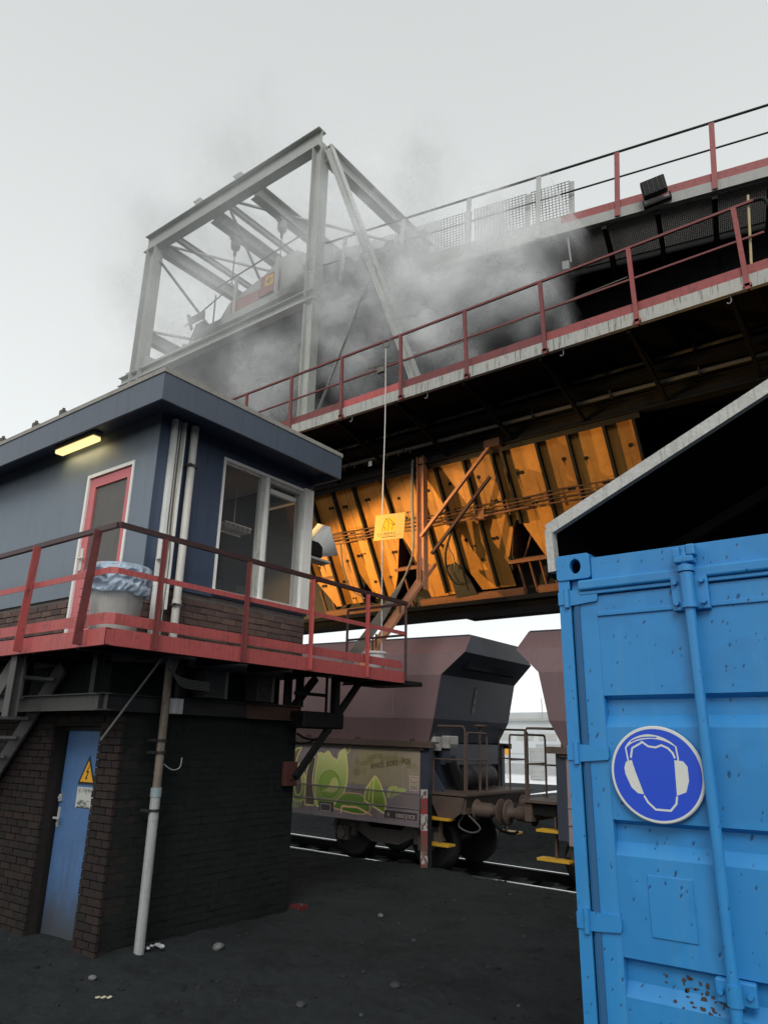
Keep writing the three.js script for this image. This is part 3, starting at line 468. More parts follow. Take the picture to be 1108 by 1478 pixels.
{ // waste bin with its bag
  const t = thing('waste_bin', 'grey plastic waste bin lined with a pale blue bag', 'bin', [4.1, PF, -6.44]); t.scale.set(1.04, 1.14, 1.04);
  const lathe = (pts, n = 32) => new THREE.LatheGeometry(pts.map((p) => new THREE.Vector2(...p)), n);
  mesh('body', [lathe([[0.001, 0.01], [0.205, 0.01], [0.215, 0.03], [0.255, 0.55], [0.27, 0.56], [0.27, 0.58], [0.25, 0.585], [0.23, 0.1], [0.001, 0.08]])], mat([0.5, 0.5, 0.47], { v: 0.1, ga: 0.3, gs: 0.4, g: [0.2, 0.19, 0.17], r: 0.5, size: 0.8, bump: 0.0006 }), t);
  const g = lathe([[0.2, 0.45], [0.252, 0.6], [0.278, 0.605], [0.29, 0.585], ...Array.from({ length: 16 }, (_, i) => [0.29 + 0.004 * (i % 3), 0.57 - i * 0.015])], 150), p = g.attributes.position;
  for (let i = 0; i < p.count; i++) { const x = p.getX(i), y = p.getY(i), z = p.getZ(i), a = Math.atan2(z, x), n = 1 + 0.16 * (0.5 - Math.abs(fbm(a / 6.2832 + 0.5, y * 2.2, 24, 9, 71, 2) - 0.5) * 3.4) * sm(0.605, 0.57, y); p.setXYZ(i, x * n, y + 0.03 * (fbm(a / 6.2832 + 0.5, 0.3, 9, 3, 77, 3) - 0.5) * sm(0.55, 0.38, y) * 3, z * n); }
  g.computeVertexNormals();
  mesh('bag', g, new THREE.MeshPhysicalMaterial({ color: new THREE.Color().setRGB(0.58, 0.71, 0.85), roughness: 0.3, transmission: 0.35, thickness: 0, side: THREE.DoubleSide }), t, true);
}
{ // lidded bucket
  const t = thing('bucket', 'white plastic bucket with a lid on the platform end', 'bucket', [8.2, PF, -6.3]);
  mesh('body', [new THREE.LatheGeometry([[0.001, 0], [0.125, 0], [0.15, 0.24], [0.158, 0.24], [0.158, 0.255]].map((p) => new THREE.Vector2(...p)), 28)], M.white, t);
  mesh('lid', [new THREE.LatheGeometry([[0.001, 0.272], [0.15, 0.272], [0.166, 0.262], [0.166, 0.235], [0.158, 0.235]].map((p) => new THREE.Vector2(...p)), 28)], M.pipeGrey, t);
  mesh('handle', [tube([V(-0.16, 0.22, 0), V(-0.1, 0.14, 0.13), V(0, 0.11, 0.165), V(0.1, 0.14, 0.13), V(0.16, 0.22, 0)], 0.004, 24)], M.zinc, t);
}
{ // outside stair and brick wall at the left edge
  const t = thing('outside_stair', 'steel stair with pale treads at the left, behind the platform post', 'stair', [4.2, 0, -9.4]);
  const S = (n, g, m) => { const k = mesh(n, g, m, t); k.position.sub(t.position); };
  for (const x of [4.5, 3.95]) S('stringer', [bar(V(x, 2.78, -7.95), V(x, 0.0, -10.6), 0.03, 0.2)], M.girder);
  for (let i = 0; i < 12; i++) S('tread', [rbox(3.97, 4.48, 2.62 - i * 0.215, 2.655 - i * 0.215, -8.32 - i * 0.205, -8.08 - i * 0.205, 0.006)], M.whiteDirty);
}
{ // loose stones and scraps on the coal dust
  const stone = (x, z, r, m, label, cat = 'stone') => {
    const g = new THREE.IcosahedronGeometry(r, 2), p = g.attributes.position;
    for (let i = 0; i < p.count; i++) { const k = 1 + 0.5 * (fbm(p.getX(i) / r / 4 + 0.5, p.getY(i) / r / 4 + p.getZ(i) / r / 5 + 0.5, 5, 5, Math.floor(x * 100), 3) - 0.5); p.setXYZ(i, p.getX(i) * k * 1.2, p.getY(i) * k * 0.75, p.getZ(i) * k); }
    g.computeVertexNormals();
    const o = mesh('stone', [g], m); o.position.set(x, groundH(x, z) + r * 0.35, z); o.rotation.y = rr(0, 6); tag(o, label, cat);
  };
  stone(5.63, -6.24, 0.055, M.paleStone, 'pale grey stone on the dust in front of the sooty wall');
  stone(5.78, -4.15, 0.04, M.lump, 'dark lump lying alone in the middle of the dusty ground');
  stone(4.94, -4.46, 0.035, M.lump, 'small grey lump nearest the bottom edge of the dusty ground');
  stone(7.2, -4.93, 0.03, M.lump, 'small dark lump on the dust towards the blue container');
  stone(7.9, -5.9, 0.035, M.paleStone, 'small pale lump on the dust towards the railway bank');
  stone(4.3, -6.35, 0.03, M.paleStone, 'small pale lump at the foot of the brick corner');
  const lt = thing('paper_scrap', 'yellowish torn paper strip on the dust near the drainpipe', 'litter', [4.1, groundH(4.1, -5.87) + 0.012, -5.87]);
  mesh('paper', [0, 1, 2].map((i) => new THREE.BoxGeometry(0.035, 0.006, 0.03).rotateZ(rr(-0.4, 0.4)).rotateY(rr(-0.3, 0.3)).translate(-0.04 * 0.76 + i * 0.03, 0, (i - 1) * 0.035)), plain([0.55, 0.5, 0.36], 0.9), lt);
  const gs = []; for (let i = 0; i < 3; i++) { const g = new THREE.IcosahedronGeometry(1, 1), p = g.attributes.position; for (let k = 0; k < p.count; k++) { const q = 1 + 0.4 * (hash(k, i, 5) - 0.5); p.setXYZ(k, p.getX(k) * q, p.getY(k) * q * 0.7, p.getZ(k) * q); } g.computeVertexNormals(); gs.push(g); }
  const im = new THREE.InstancedMesh(boxUV(prep(gs[0]), 0, 0), M.lump, 2600), mm = new THREE.Matrix4(), col = new THREE.Color();
  for (let i = 0; i < 2600; i++) {
    let x, z; do { x = rr(2.2, 11); z = rr(-9.5, -0.2); } while (x > 4.5 && x < 7.25 && z < -6.6);
    const s = 0.004 + 0.02 * Math.pow(rnd(), 5); mm.makeRotationY(rr(0, 6)).scale(V(s * rr(0.8, 1.5), s, s)).setPosition(x, groundH(x, z) + s * 0.2, z); im.setMatrixAt(i, mm);
    const k = rnd() < 0.03 ? rr(1.8, 3.2) : rr(0.5, 1.3); im.setColorAt(i, col.setRGB(k, k, k));
  }
  im.name = 'gravel'; im.castShadow = im.receiveShadow = true; im.userData = { label: 'small coal crumbs scattered over the dusty ground', category: 'gravel', kind: 'stuff' }; scene.add(im);
}

// ================================================================ the coal loading gantry over the track
const WX = 8.6;                                            // outer edge of the lower walkway
{
  const t = thing('gantry_walkway', 'lower red railed walkway of the loading gantry with a streaked pale edge', 'walkway', [WX, 7.37, -6]);
  const P = (n, g, m) => { const k = mesh(n, g, m, t); k.position.sub(t.position); return k; };
  const z0 = -15, z1 = 5;
  const joints = [-15, -9.9, -8.68, -7.45, -6.17, -4.93, -3.64, -2.33, -0.99, 0.35, 1.7, 5];
  for (let i = 0; i < joints.length - 1; i++) P('edge_channel', uBeam(V(WX, 7.46, joints[i] + 0.012), V(WX, 7.46, joints[i + 1] - 0.012), 0.07, 0.185, 0.009), M.streaked);
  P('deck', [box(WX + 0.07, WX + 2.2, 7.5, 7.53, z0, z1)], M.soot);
  for (let i = 0; i < joints.length - 1; i++) P('toe_board', [box(WX + 0.02, WX + 0.028, 7.56, 7.70, joints[i] + 0.02, joints[i + 1] - 0.02)], i === 3 ? M.red : i > 5 ? M.redMid : M.redDull);
  P('handrail', [box(WX - 0.017, WX + 0.017, 8.55, 8.584, z0, -0.76)], M.redDull);
  P('mid_rail', [box(WX - 0.013, WX + 0.013, 8.05, 8.076, z0, -0.72)], M.redDull);
  for (const z of joints.slice(1, -1)) P('post', [bar(V(WX - 0.02, 7.34, z), V(WX - 0.02, 8.55, z - 0.02), 0.03, 0.058), box(WX - 0.035, WX + 0.07, 7.38, 7.42, z - 0.05, z + 0.05)], z > -3 ? M.redMid : M.redDull);
  P('handrail', [bent([V(WX + 0.0, 8.565, -0.78), V(WX + 0.02, 8.565, -0.66), V(WX + 0.05, 8.2, -0.55), V(WX + 0.1, 7.6, -0.5)], 0.025)], M.blackSteel);
  P('chain', [tube([V(WX, 8.15, -6.9), V(WX, 8.02, -5), V(WX, 8.12, -2.4)], 0.008, 20)], M.cable);
  // brackets under it
  for (let z = -14; z < 4; z += 1.28) { P('bracket', [bar(V(WX + 0.06, 7.36, z), V(WX + 1.5, 7.36, z), 0.05, 0.1), bar(V(WX + 0.25, 7.34, z), V(WX + 1.75, 6.95, z), 0.05, 0.07)], M.soot); }
  for (const z of [-7.25, -5.7, -3.4, -1.2]) P('hook', [tube([V(WX + 0.05, 7.37, z), V(WX + 0.05, 7.29, z), V(WX + 0.05, 7.27, z - 0.03), V(WX + 0.05, 7.29, z - 0.05)], 0.005, 12)], M.zinc);
  tag(mesh('wooden_pole', [cyl(V(WX + 0.05, 7.6, -0.93), V(WX + 0.04, 8.7, -0.83), 0.016)], mat([0.5, 0.4, 0.22], { size: 0.4 })), 'pale wooden pole standing at the right end of the lower walkway', 'pole');
}
// the dark bunker above the hopper
{
  const t = thing('coal_bunker', 'huge black coal bunker behind the steam between the two walkways', 'bunker', [12.5, 7, -5]);
  const P = (n, g, m) => { const k = mesh(n, g, m, t); k.position.sub(t.position); return k; };
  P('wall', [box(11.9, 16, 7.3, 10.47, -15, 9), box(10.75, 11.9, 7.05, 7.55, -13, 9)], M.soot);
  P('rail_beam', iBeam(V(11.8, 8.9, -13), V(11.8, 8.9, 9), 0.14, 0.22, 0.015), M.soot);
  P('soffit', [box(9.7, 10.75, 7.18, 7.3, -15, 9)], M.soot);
  P('top_beam', iBeam(V(10.28, 7.02, -13), V(10.28, 7.02, 4), 0.2, 0.26, 0.018), M.blackSteel);
  P('inner_wall', [box(11.85, 12.1, 4.55, 7.05, -13, 9), box(12.1, 15, 5.4, 5.5, -13, 9)], M.blackSteel);
  P('bottom_girder', [box(11.25, 11.9, 4.42, 4.5, -13, 9), box(11.38, 11.5, 4.22, 4.42, -13, 9), box(11.3, 11.6, 4.18, 4.22, -6.6, 9)], M.soot);
  P('panel_grid', [...Array.from({ length: 12 }, (_, i) => box(9.93, 9.96, 7.05, 7.4, -9.8 + i * 0.26, -9.78 + i * 0.26)), box(9.92, 9.95, 7.38, 7.41, -9.9, -6.9), box(9.92, 9.95, 7.2, 7.22, -9.9, -6.9)], M.girder);
}
for (const [y, x, r, z0, z1, label] of [[7.42, 9.75, 0.03, -10, -0.2, 'thin rusty pipe along the gantry under the walkway, uppermost of the three'], [7.27, 9.82, 0.055, -10, -0.2, 'thick black pipe along the gantry under the walkway'], [7.12, 9.9, 0.032, -10, -0.2, 'thin rusty pipe just above the orange hopper, lowest of the three']]) {
  const t = thing('gantry_pipe', label, 'pipe', [x, y, -5]);
  mesh('pipe', [cyl(V(0, 0, z0 + 5), V(0, -0.02, z1 + 5), r)], r > 0.05 ? M.blackSteel : M.girder, t);
  for (let z = z0 + 5.4; z < z1 + 5; z += 1.28) mesh('clip', [box(-r - 0.012, r + 0.012, -r - 0.02, r + 0.02, z, z + 0.025), box(-0.01, 0.01, r, r + 0.08, z, z + 0.02)], M.darkSteel, t);
}
// ---- the ochre hopper front: a sloping wall of ribbed plates
{
  const t = thing('loading_hopper', 'orange-lit ochre steel hopper wall with sloping ribs and bolt heads', 'hopper', [10.4, 6.9, 0]);
  const K = 1.14857, ax = V(0, 0, 1), ay = V(-0.565 / K, 1 / K, 0), az = ax.clone().cross(ay);
  t.setRotationFromMatrix(new THREE.Matrix4().makeBasis(ax, ay, az));
  const S = (z, y) => [z, (y - 6.9) * K];                 // z along the gantry, height -> hopper plane
  const ribs = [-10.3, -9.71, -9.13, -8.59, -7.87, -7.15, -6.66, -6.06, -5.49, -5.29, -4.65, -4.1, -3.49, -3.02];
  const top = 6.95, bot = [4.72, 4.78, 4.78, 4.8, 4.8, 4.74, 4.74, 4.74, 4.74, 4.74, 4.8, 4.8, 4.8];
  const poly = [
    [[-10.3, top], [-9.72, top], [-9.72, 4.78], [-9.95, 4.78], [-10.3, 5.3]],
    [[-9.7, top], [-9.14, top], [-9.14, 4.8], [-9.7, 4.8]],
    [[-9.12, top], [-8.6, top], [-8.6, 4.84], [-8.86, 4.84], [-9.12, 5.38]],
    [[-8.58, top], [-7.88, top], [-7.88, 5.9], [-8.2, 5.18], [-8.42, 4.84], [-8.58, 4.84]],
    [[-7.86, top], [-7.16, top], [-7.16, 4.74], [-7.56, 4.74], [-7.72, 5.6], [-7.86, 5.95]],
    [[-7.14, top], [-6.67, top], [-6.67, 4.75], [-7.14, 4.75]],
    [[-6.65, top], [-6.07, top], [-6.07, 4.76], [-6.42, 4.76], [-6.65, 5.2]],
    [[-6.05, top], [-5.5, top], [-5.5, 5.66], [-5.76, 5.14], [-5.74, 4.76], [-6.05, 4.76]],
    [[-5.48, top], [-5.3, top], [-5.3, 5.75], [-5.38, 5.8], [-5.48, 5.7]],
    [[-5.28, top], [-4.66, top], [-4.66, 4.8], [-4.88, 4.85], [-5.28, 5.7]],
    [[-4.64, top], [-4.11, top], [-4.11, 4.8], [-4.64, 4.8]],
    [[-4.09, top], [-3.5, top], [-3.5, 5.6], [-3.75, 4.8], [-4.09, 4.8]],
    [[-3.48, top], [-3.03, top], [-3.03, 4.8], [-3.3, 4.85], [-3.48, 5.4]],
  ];
  const bolt = [];
  poly.forEach((p, i) => {
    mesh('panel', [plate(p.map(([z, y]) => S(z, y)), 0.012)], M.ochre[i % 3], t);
    const z0 = p[0][0], z1 = p[1][0], w = z1 - z0;
    if (w < 0.3) return;
    for (const y of [6.55, 6.12, 5.62, 5.2]) {
      const k = rnd() < 0.5 ? z0 + w * 0.3 : z0 + w * 0.68, yy = y + rr(-0.06, 0.06);
      const low = Math.min(...p.filter(([a]) => Math.abs(a - k) < 0.25).map(([, b]) => b));
      if (yy < low + 0.2) continue;
      for (const d of rnd() < 0.65 ? [-0.035, 0.035] : [0]) { const [a, b] = S(k + d, yy); bolt.push(new THREE.CylinderGeometry(0.03, 0.036, 0.022, 8).rotateX(Math.PI / 2).translate(a, b, 0.02)); }
    }
    for (const d of [-0.035, 0.035]) { const k = z0 + w * 0.5 + d, low = Math.max(...p.slice(2).map(([, b]) => b)); const [a, b] = S(k, Math.max(4.9, low < 5 ? 4.9 : low + 0.3)); bolt.push(new THREE.CylinderGeometry(0.016, 0.02, 0.016, 8).rotateX(Math.PI / 2).translate(a, b, 0.018)); }
  });
  const drips = bolt.filter((_, i) => i % 2 === 0).map((g) => { g.computeBoundingBox(); const c = g.boundingBox.getCenter(V(0, 0, 0)), l = rr(0.06, 0.3), w = rr(0.008, 0.022); return plate([[c.x - w, c.y], [c.x + w, c.y], [c.x + w * 0.3, c.y - l], [c.x - w * 0.2, c.y - l * 0.8]], 0.001).translate(0, 0, 0.0125); });
  mesh('soot_streak', drips, M.rustDark, t).userData.kind = 'stuff';
  const bo = mesh('bolt', bolt, M.blackSteel, t); bo.userData.kind = 'stuff';
  const ends = { 4: 5.95, 8: 5.72, 9: 5.74, 0: 5.3 };
  ribs.forEach((z, i) => { const a = S(z, 6.9), b = S(z, ends[i] ?? 4.8); mesh('rib', [box(z - 0.022, z + 0.022, b[1], a[1], 0.012, 0.11)], M.blackSteel, t); });
  // side plates of the outlets behind the notches, bars across them
  const side = (z0, y0, z1, y1) => { const a = S(z0, y0), b = S(z1, y1), d = Math.hypot(b[0] - a[0], b[1] - a[1]); return box(0, d, -0.008, 0.008, -0.9, 0.005).rotateZ(Math.atan2(b[1] - a[1], b[0] - a[0])).translate(a[0], a[1], 0); };
  for (const q of [[-7.88, 5.9, -8.42, 4.84], [-7.86, 5.95, -7.56, 4.74], [-5.5, 5.66, -5.76, 5.0], [-5.28, 5.7, -4.88, 4.85], [-9.12, 5.38, -8.86, 4.84], [-6.65, 5.2, -6.42, 4.76], [-3.5, 5.6, -3.75, 4.8], [-3.48, 5.4, -3.3, 4.85]]) mesh('side_plate', [side(...q)], M.rustDark, t);
  for (const [z0, z1, y] of [[-5.76, -4.95, 5.15], [-8.22, -7.68, 5.3], [-10.6, -9.75, 5.35]]) { const b = S(0, y)[1]; mesh('cross_bar', [box(z0, z1, b - 0.03, b + 0.03, -0.06, 0.03)], M.rusty, t); }
  for (const z of [-5.62, -5.4, -5.2, -5.0, -8.1, -10.35, -10.1]) { const a = S(z, 5.1)[1], b = S(z, 4.6)[1]; mesh('hanger', [box(z - 0.012, z + 0.012, b, a, -0.12, -0.06)], M.rusty, t); }
  { const a = S(-5.28, 5.5), b = S(-5.6, 5.05); mesh('strut', [bar(V(a[0], a[1], -0.2), V(b[0], b[1], -0.2), 0.03, 0.03)], M.rusty, t); }
  for (const [z0, z1] of [[-10.25, -8.63], [-7.8, -5.58], [-5.3, -3]]) { const a = S(0, 4.72)[1], b = S(0, 4.6)[1]; mesh('bottom_rail', [box(z0, z1, b, a, 0.0, 0.1)], M.rusty, t); }
  mesh('top_flange', [box(-10.4, -2.9, -0.02, 0.1, 0, 0.14)], M.blackSteel, t);
  mesh('seal_flap', [plate([S(-6.95, 5.25), S(-6.78, 5.3), S(-6.58, 5.0), S(-6.5, 4.72), S(-6.95, 4.7)], 0.03).translate(0, 0, 0.08)], M.blackRubber, t);
  mesh('hose', [tube([V(...S(-6.62, 5.85), 0.16), V(...S(-6.85, 5.5), 0.22), V(...S(-6.92, 5.2), 0.22), V(...S(-6.85, 4.98), 0.2), V(...S(-6.7, 4.95), 0.16)], 0.022, 30)], M.blackRubber, t);
  mesh('hose', [tube([V(...S(-6.64, 5.9), 0.16), V(...S(-6.76, 5.6), 0.2), V(...S(-6.72, 5.4), 0.2), V(...S(-6.8, 5.15), 0.17)], 0.012, 30)], M.cable, t);
  mesh('hose', [tube([V(...S(-9.25, 5.95), 0.16), V(...S(-9.35, 5.5), 0.17), V(...S(-9.3, 5.1), 0.17), V(...S(-9.05, 4.9), 0.16)], 0.014, 30)], M.cable, t);
  const cb = thing('cable_run', 'four parallel rusty cables strung across the ochre hopper ribs', 'cables', [0, 0, 0]);
  for (let i = 0; i < 4; i++) { const pts = []; for (let z = -10.4; z <= -2.9; z += 0.6) { const y = 6.14 - i * 0.055 + 0.012 * Math.sin(z * 4 + i); pts.push(V(10.4 + (6.9 - y) * 0.565 - 0.17, y - 0.09, z)); } mesh('cable', [tube(pts, 0.012, 60)], i % 2 ? M.rusty : M.rustDark, cb); }
  for (const z of [-9.13, -8.59, -6.66, -6.06, -5.4, -4.65, -4.1, -3.49]) mesh('clip', [bar(V(10.66, 6.08, z), V(10.79, 5.83, z), 0.02, 0.02)], M.rusty, cb);
  const tp = tag(mesh('pipe', [cyl(V(10.72, 5.86, -6.7), V(10.72, 5.88, -5.0), 0.022), rbox(10.7, 10.8, 5.82, 6.02, -5.98, -5.86, 0.01)], M.rusty), 'rusty conduit with a small box below the cables on the hopper', 'conduit');
}
{ // post with diagonal, in front of the hopper
  const t = thing('support_post', 'red-brown steel post with a long diagonal brace before the hopper', 'post', [10.2, 4.55, -6.86]);
  const P = (n, g, m) => { const k = mesh(n, g, m, t); k.position.sub(t.position); };
  P('post', iBeam(V(10.22, 4.55, -6.84), V(10.22, 7.05, -6.86), 0.14, 0.15, 0.014), M.rustBright);
  P('brace', [bar(V(10.14, 5.5, -6.82), V(10.14, 6.93, -5.36), 0.06, 0.05)], M.rustBright);
  P('brace', [bar(V(10.3, 6.4, -5.5), V(10.3, 5.2, -6.7), 0.05, 0.05)], M.rustDark);
  P('gusset', [rbox(10.1, 10.3, 6.86, 7.0, -5.5, -5.2, 0.01)], M.rustDark);
  P('cable', Array.from({ length: 5 }, (_, i) => tube([V(10.14 + i * 0.02, 7.0, -7.0 - i * 0.02), V(10.13 + i * 0.02, 6.2, -7.0 - i * 0.022), V(10.14 + i * 0.02, 5.4, -6.98 - i * 0.02), V(9.95 + i * 0.03, 4.9, -6.96 - i * 0.02), V(9.3, 3.95 + i * 0.015, -6.96 - i * 0.035), V(8.35, 3.0 + i * 0.01, -6.98 - i * 0.04)], 0.016, 50)), M.cable);
}
{
  const t = thing('cable_tray', 'sloping rust-orange cable tray running from the platform up to the post', 'cable tray', [8.6, 3, -6.85]);
  const P = (n, g, m) => { const k = mesh(n, g, m, t); k.position.sub(t.position); };
  P('channel', [bar(V(8.45, 2.95, -6.86), V(10.56, 5.08, -6.86), 0.012, 0.16, V(0, 0, 1)), bar(V(8.45, 2.95, -6.78), V(10.56, 5.08, -6.78), 0.06, 0.012, V(0, 0, 1)), bar(V(8.45, 2.95, -6.94), V(10.56, 5.08, -6.94), 0.06, 0.012, V(0, 0, 1))], M.rustBright);
  for (const k of [0.2, 0.5, 0.8]) P('hanger', [bar(V(8.45 + 2.1 * k, 2.93 + 2.1 * k, -6.8), V(8.45 + 2.1 * k, 3.2 + 2.1 * k, -6.8), 0.02, 0.02)], M.rustDark);
}
{ // wire from the walkway rail with the hanging board
  const t = thing('wire_rope', 'long thin wire rope hanging from the walkway rail down to the platform', 'wire', [WX - 0.03, 3.1, -6.49]);
  mesh('rope', [tube([V(0, 5.3, 0), V(0.005, 4, 0.01), V(-0.005, 2.4, 0), V(0, 0.0, 0.03)], 0.009, 30)], M.pipeGrey, t);
  mesh('loop', [new THREE.TorusGeometry(0.075, 0.012, 6, 20).rotateY(Math.PI / 2).translate(0.02, 5.4, 0)], M.cable, t);
  mesh('clamp', [rbox(-0.03, 0.03, 4.86, 4.96, -0.16, -0.02, 0.01)], M.cable, t);
  const tex = canvasTex(512, 384, (c, w, h) => {
    c.fillStyle = '#d8b058'; c.fillRect(0, 0, w, h);
    c.fillStyle = '#f0b400'; c.beginPath(); c.moveTo(170, 60); c.lineTo(330, 60); c.lineTo(370, 250); c.lineTo(120, 250); c.fill();
    c.strokeStyle = '#120a02'; c.lineWidth = 9; c.lineJoin = 'round';
    const L = (...p) => { c.beginPath(); c.moveTo(p[0], p[1]); for (let i = 2; i < p.length; i += 2) c.lineTo(p[i], p[i + 1]); c.stroke(); };
    L(150, 165, 190, 60, 245, 130, 225, 165); L(225, 55, 350, 165, 270, 150); L(150, 165, 132, 255); L(160, 180, 190, 210, 172, 255); L(248, 170, 236, 240, 220, 248); L(320, 165, 300, 240);
    c.fillStyle = '#120a02'; c.font = 'bold 42px sans-serif'; c.fillText('K. A. WEIJS B. V.', 62, 305); c.fillRect(60, 318, 400, 4);
    for (let i = 0; i < 22; i++) c.fillRect(140 + i * 11, 334 + rr(0, 3), rr(5, 9), rr(12, 17));
  });
  const ux = V(0, -0.07, 0.997).normalize(), uy = V(0, 0.955, -0.28).normalize(); uy.addScaledVector(ux, -uy.dot(ux)).normalize();
  const c = V(WX - 0.045, 5.2, -6.34);
  tag(sheet('hanging_sign', c, ux, uy, 0.575, 0.41, 0.012, new THREE.MeshStandardMaterial({ map: tex, roughness: 0.5 }), M.yellow), 'yellow board with black line emblem hanging crooked on the wire', 'sign');
}
tag(mesh('label_tag', [rbox(9.9, 9.912, 6.98, 7.08, -7.86, -7.78, 0.003)], plain([0.8, 0.8, 0.78], 0.6)), 'tiny white tag fixed to the black gantry above the hopper', 'tag');
{ // floodlight at the cabin corner
  const t = thing('floodlight', 'white floodlight on the cabin corner tilted up, not lit', 'floodlight', [7.5, 4.75, -6.85]);
  const body = new THREE.CylinderGeometry(0.3, 0.15, 0.36, 4, 1).rotateY(Math.PI / 4);
  const dir = V(0.75, 0.55, 0.36).normalize(), qm = new THREE.Matrix4().makeRotationFromQuaternion(new THREE.Quaternion().setFromUnitVectors(V(0, 1, 0), dir));
  mesh('housing', [body.scale(1.1, 1, 0.75).applyMatrix4(qm)], M.white, t);
  mesh('gear_box', [rbox(-0.24, 0.0, -0.22, 0.0, -0.12, 0.1, 0.02)], M.blackSteel, t);
  mesh('bracket', [rbox(-0.3, 0.18, -0.27, -0.23, -0.1, 0.1, 0.01), box(-0.3, -0.26, -0.27, 0.1, -0.04, 0.04)], M.greySteel, t);
  const em = new THREE.MeshStandardMaterial({ color: 0xaab0b0, roughness: 0.2 });
  mesh('lamp_glass', [box(-0.15, 0.15, 0.172, 0.178, -0.1, 0.1).applyMatrix4(qm)], em, t);
}
const lampAt = (x, y, z, tx, ty, tz, i, angle) => {
  const s = new THREE.SpotLight(new THREE.Color(1, 0.60, 0.19), i, 0, angle, 0.7); s.position.set(x, y, z); s.target.position.set(tx, ty, tz); s.castShadow = true; s.shadow.radius = 1.5; scene.add(s, s.target);
};
{ // the sodium floodlight behind the cabin that throws the orange light along the hopper
  const t = thing('sodium_lamp', 'sodium floodlight on the rear of the cabin lighting the orange hopper', 'floodlight', [7.75, 4.2, -16.5]);
  const qm = new THREE.Matrix4().lookAt(V(7.75, 4.2, -16.5), V(11, 5.6, -7), V(0, 1, 0));
  mesh('housing', [rbox(-0.2, 0.2, -0.14, 0.14, 0.02, 0.16, 0.02).applyMatrix4(qm), box(-0.52, 0, -0.03, 0.03, -0.03, 0.03)], M.greySteel, t);
  mesh('barn_door', [bar(V(-0.3, 0.2, -0.05), V(0.35, 0.2, 0.8), 1.2, 0.006).translate(0, 0, 0)], M.darkSteel, t);
  mesh('barn_door', [bar(V(-0.3, -0.14, -0.05), V(0.35, 0.03, 0.8), 1.2, 0.006).translate(0, 0, 0)], M.darkSteel, t);
  mesh('lamp_glass', [box(-0.17, 0.17, -0.11, 0.11, 0.0, 0.012).applyMatrix4(qm)], new THREE.MeshStandardMaterial({ color: 0xffd9a0, emissive: new THREE.Color(1, 0.6, 0.19), emissiveIntensity: 3 }), t);
}
lampAt(7.78, 4.205, -16.4, 11.0, 5.7, -6.5, 500, 0.6);
{
  const t = thing('sodium_lamp', 'sodium floodlight on the end wall of the cabin below the eave facing the hopper', 'floodlight', [7.4, 5.1, -9.0]);
  const qm = new THREE.Matrix4().lookAt(V(7.4, 5.1, -9.0), V(11, 5.7, -7), V(0, 1, 0));
  mesh('housing', [rbox(-0.16, 0.16, -0.12, 0.12, 0.02, 0.12, 0.02).applyMatrix4(qm), box(-0.2, 0, -0.03, 0.03, -0.03, 0.03)], M.greySteel, t);
  mesh('barn_door', [bar(V(-0.05, -0.14, -0.0), V(0.6, -0.075, 0.35), 0.9, 0.006)], M.darkSteel, t);
  mesh('barn_door', [bar(V(-0.05, 0.15, -0.02), V(0.42, 0.2, 0.23), 0.8, 0.006)], M.darkSteel, t);
  mesh('lamp_glass', [box(-0.13, 0.13, -0.09, 0.09, 0.0, 0.012).applyMatrix4(qm)], new THREE.MeshStandardMaterial({ color: 0xffd9a0, emissive: new THREE.Color(1, 0.6, 0.19), emissiveIntensity: 3 }), t);
}
lampAt(7.44, 5.11, -8.98, 11.2, 5.7, -6.4, 75, 1.15);
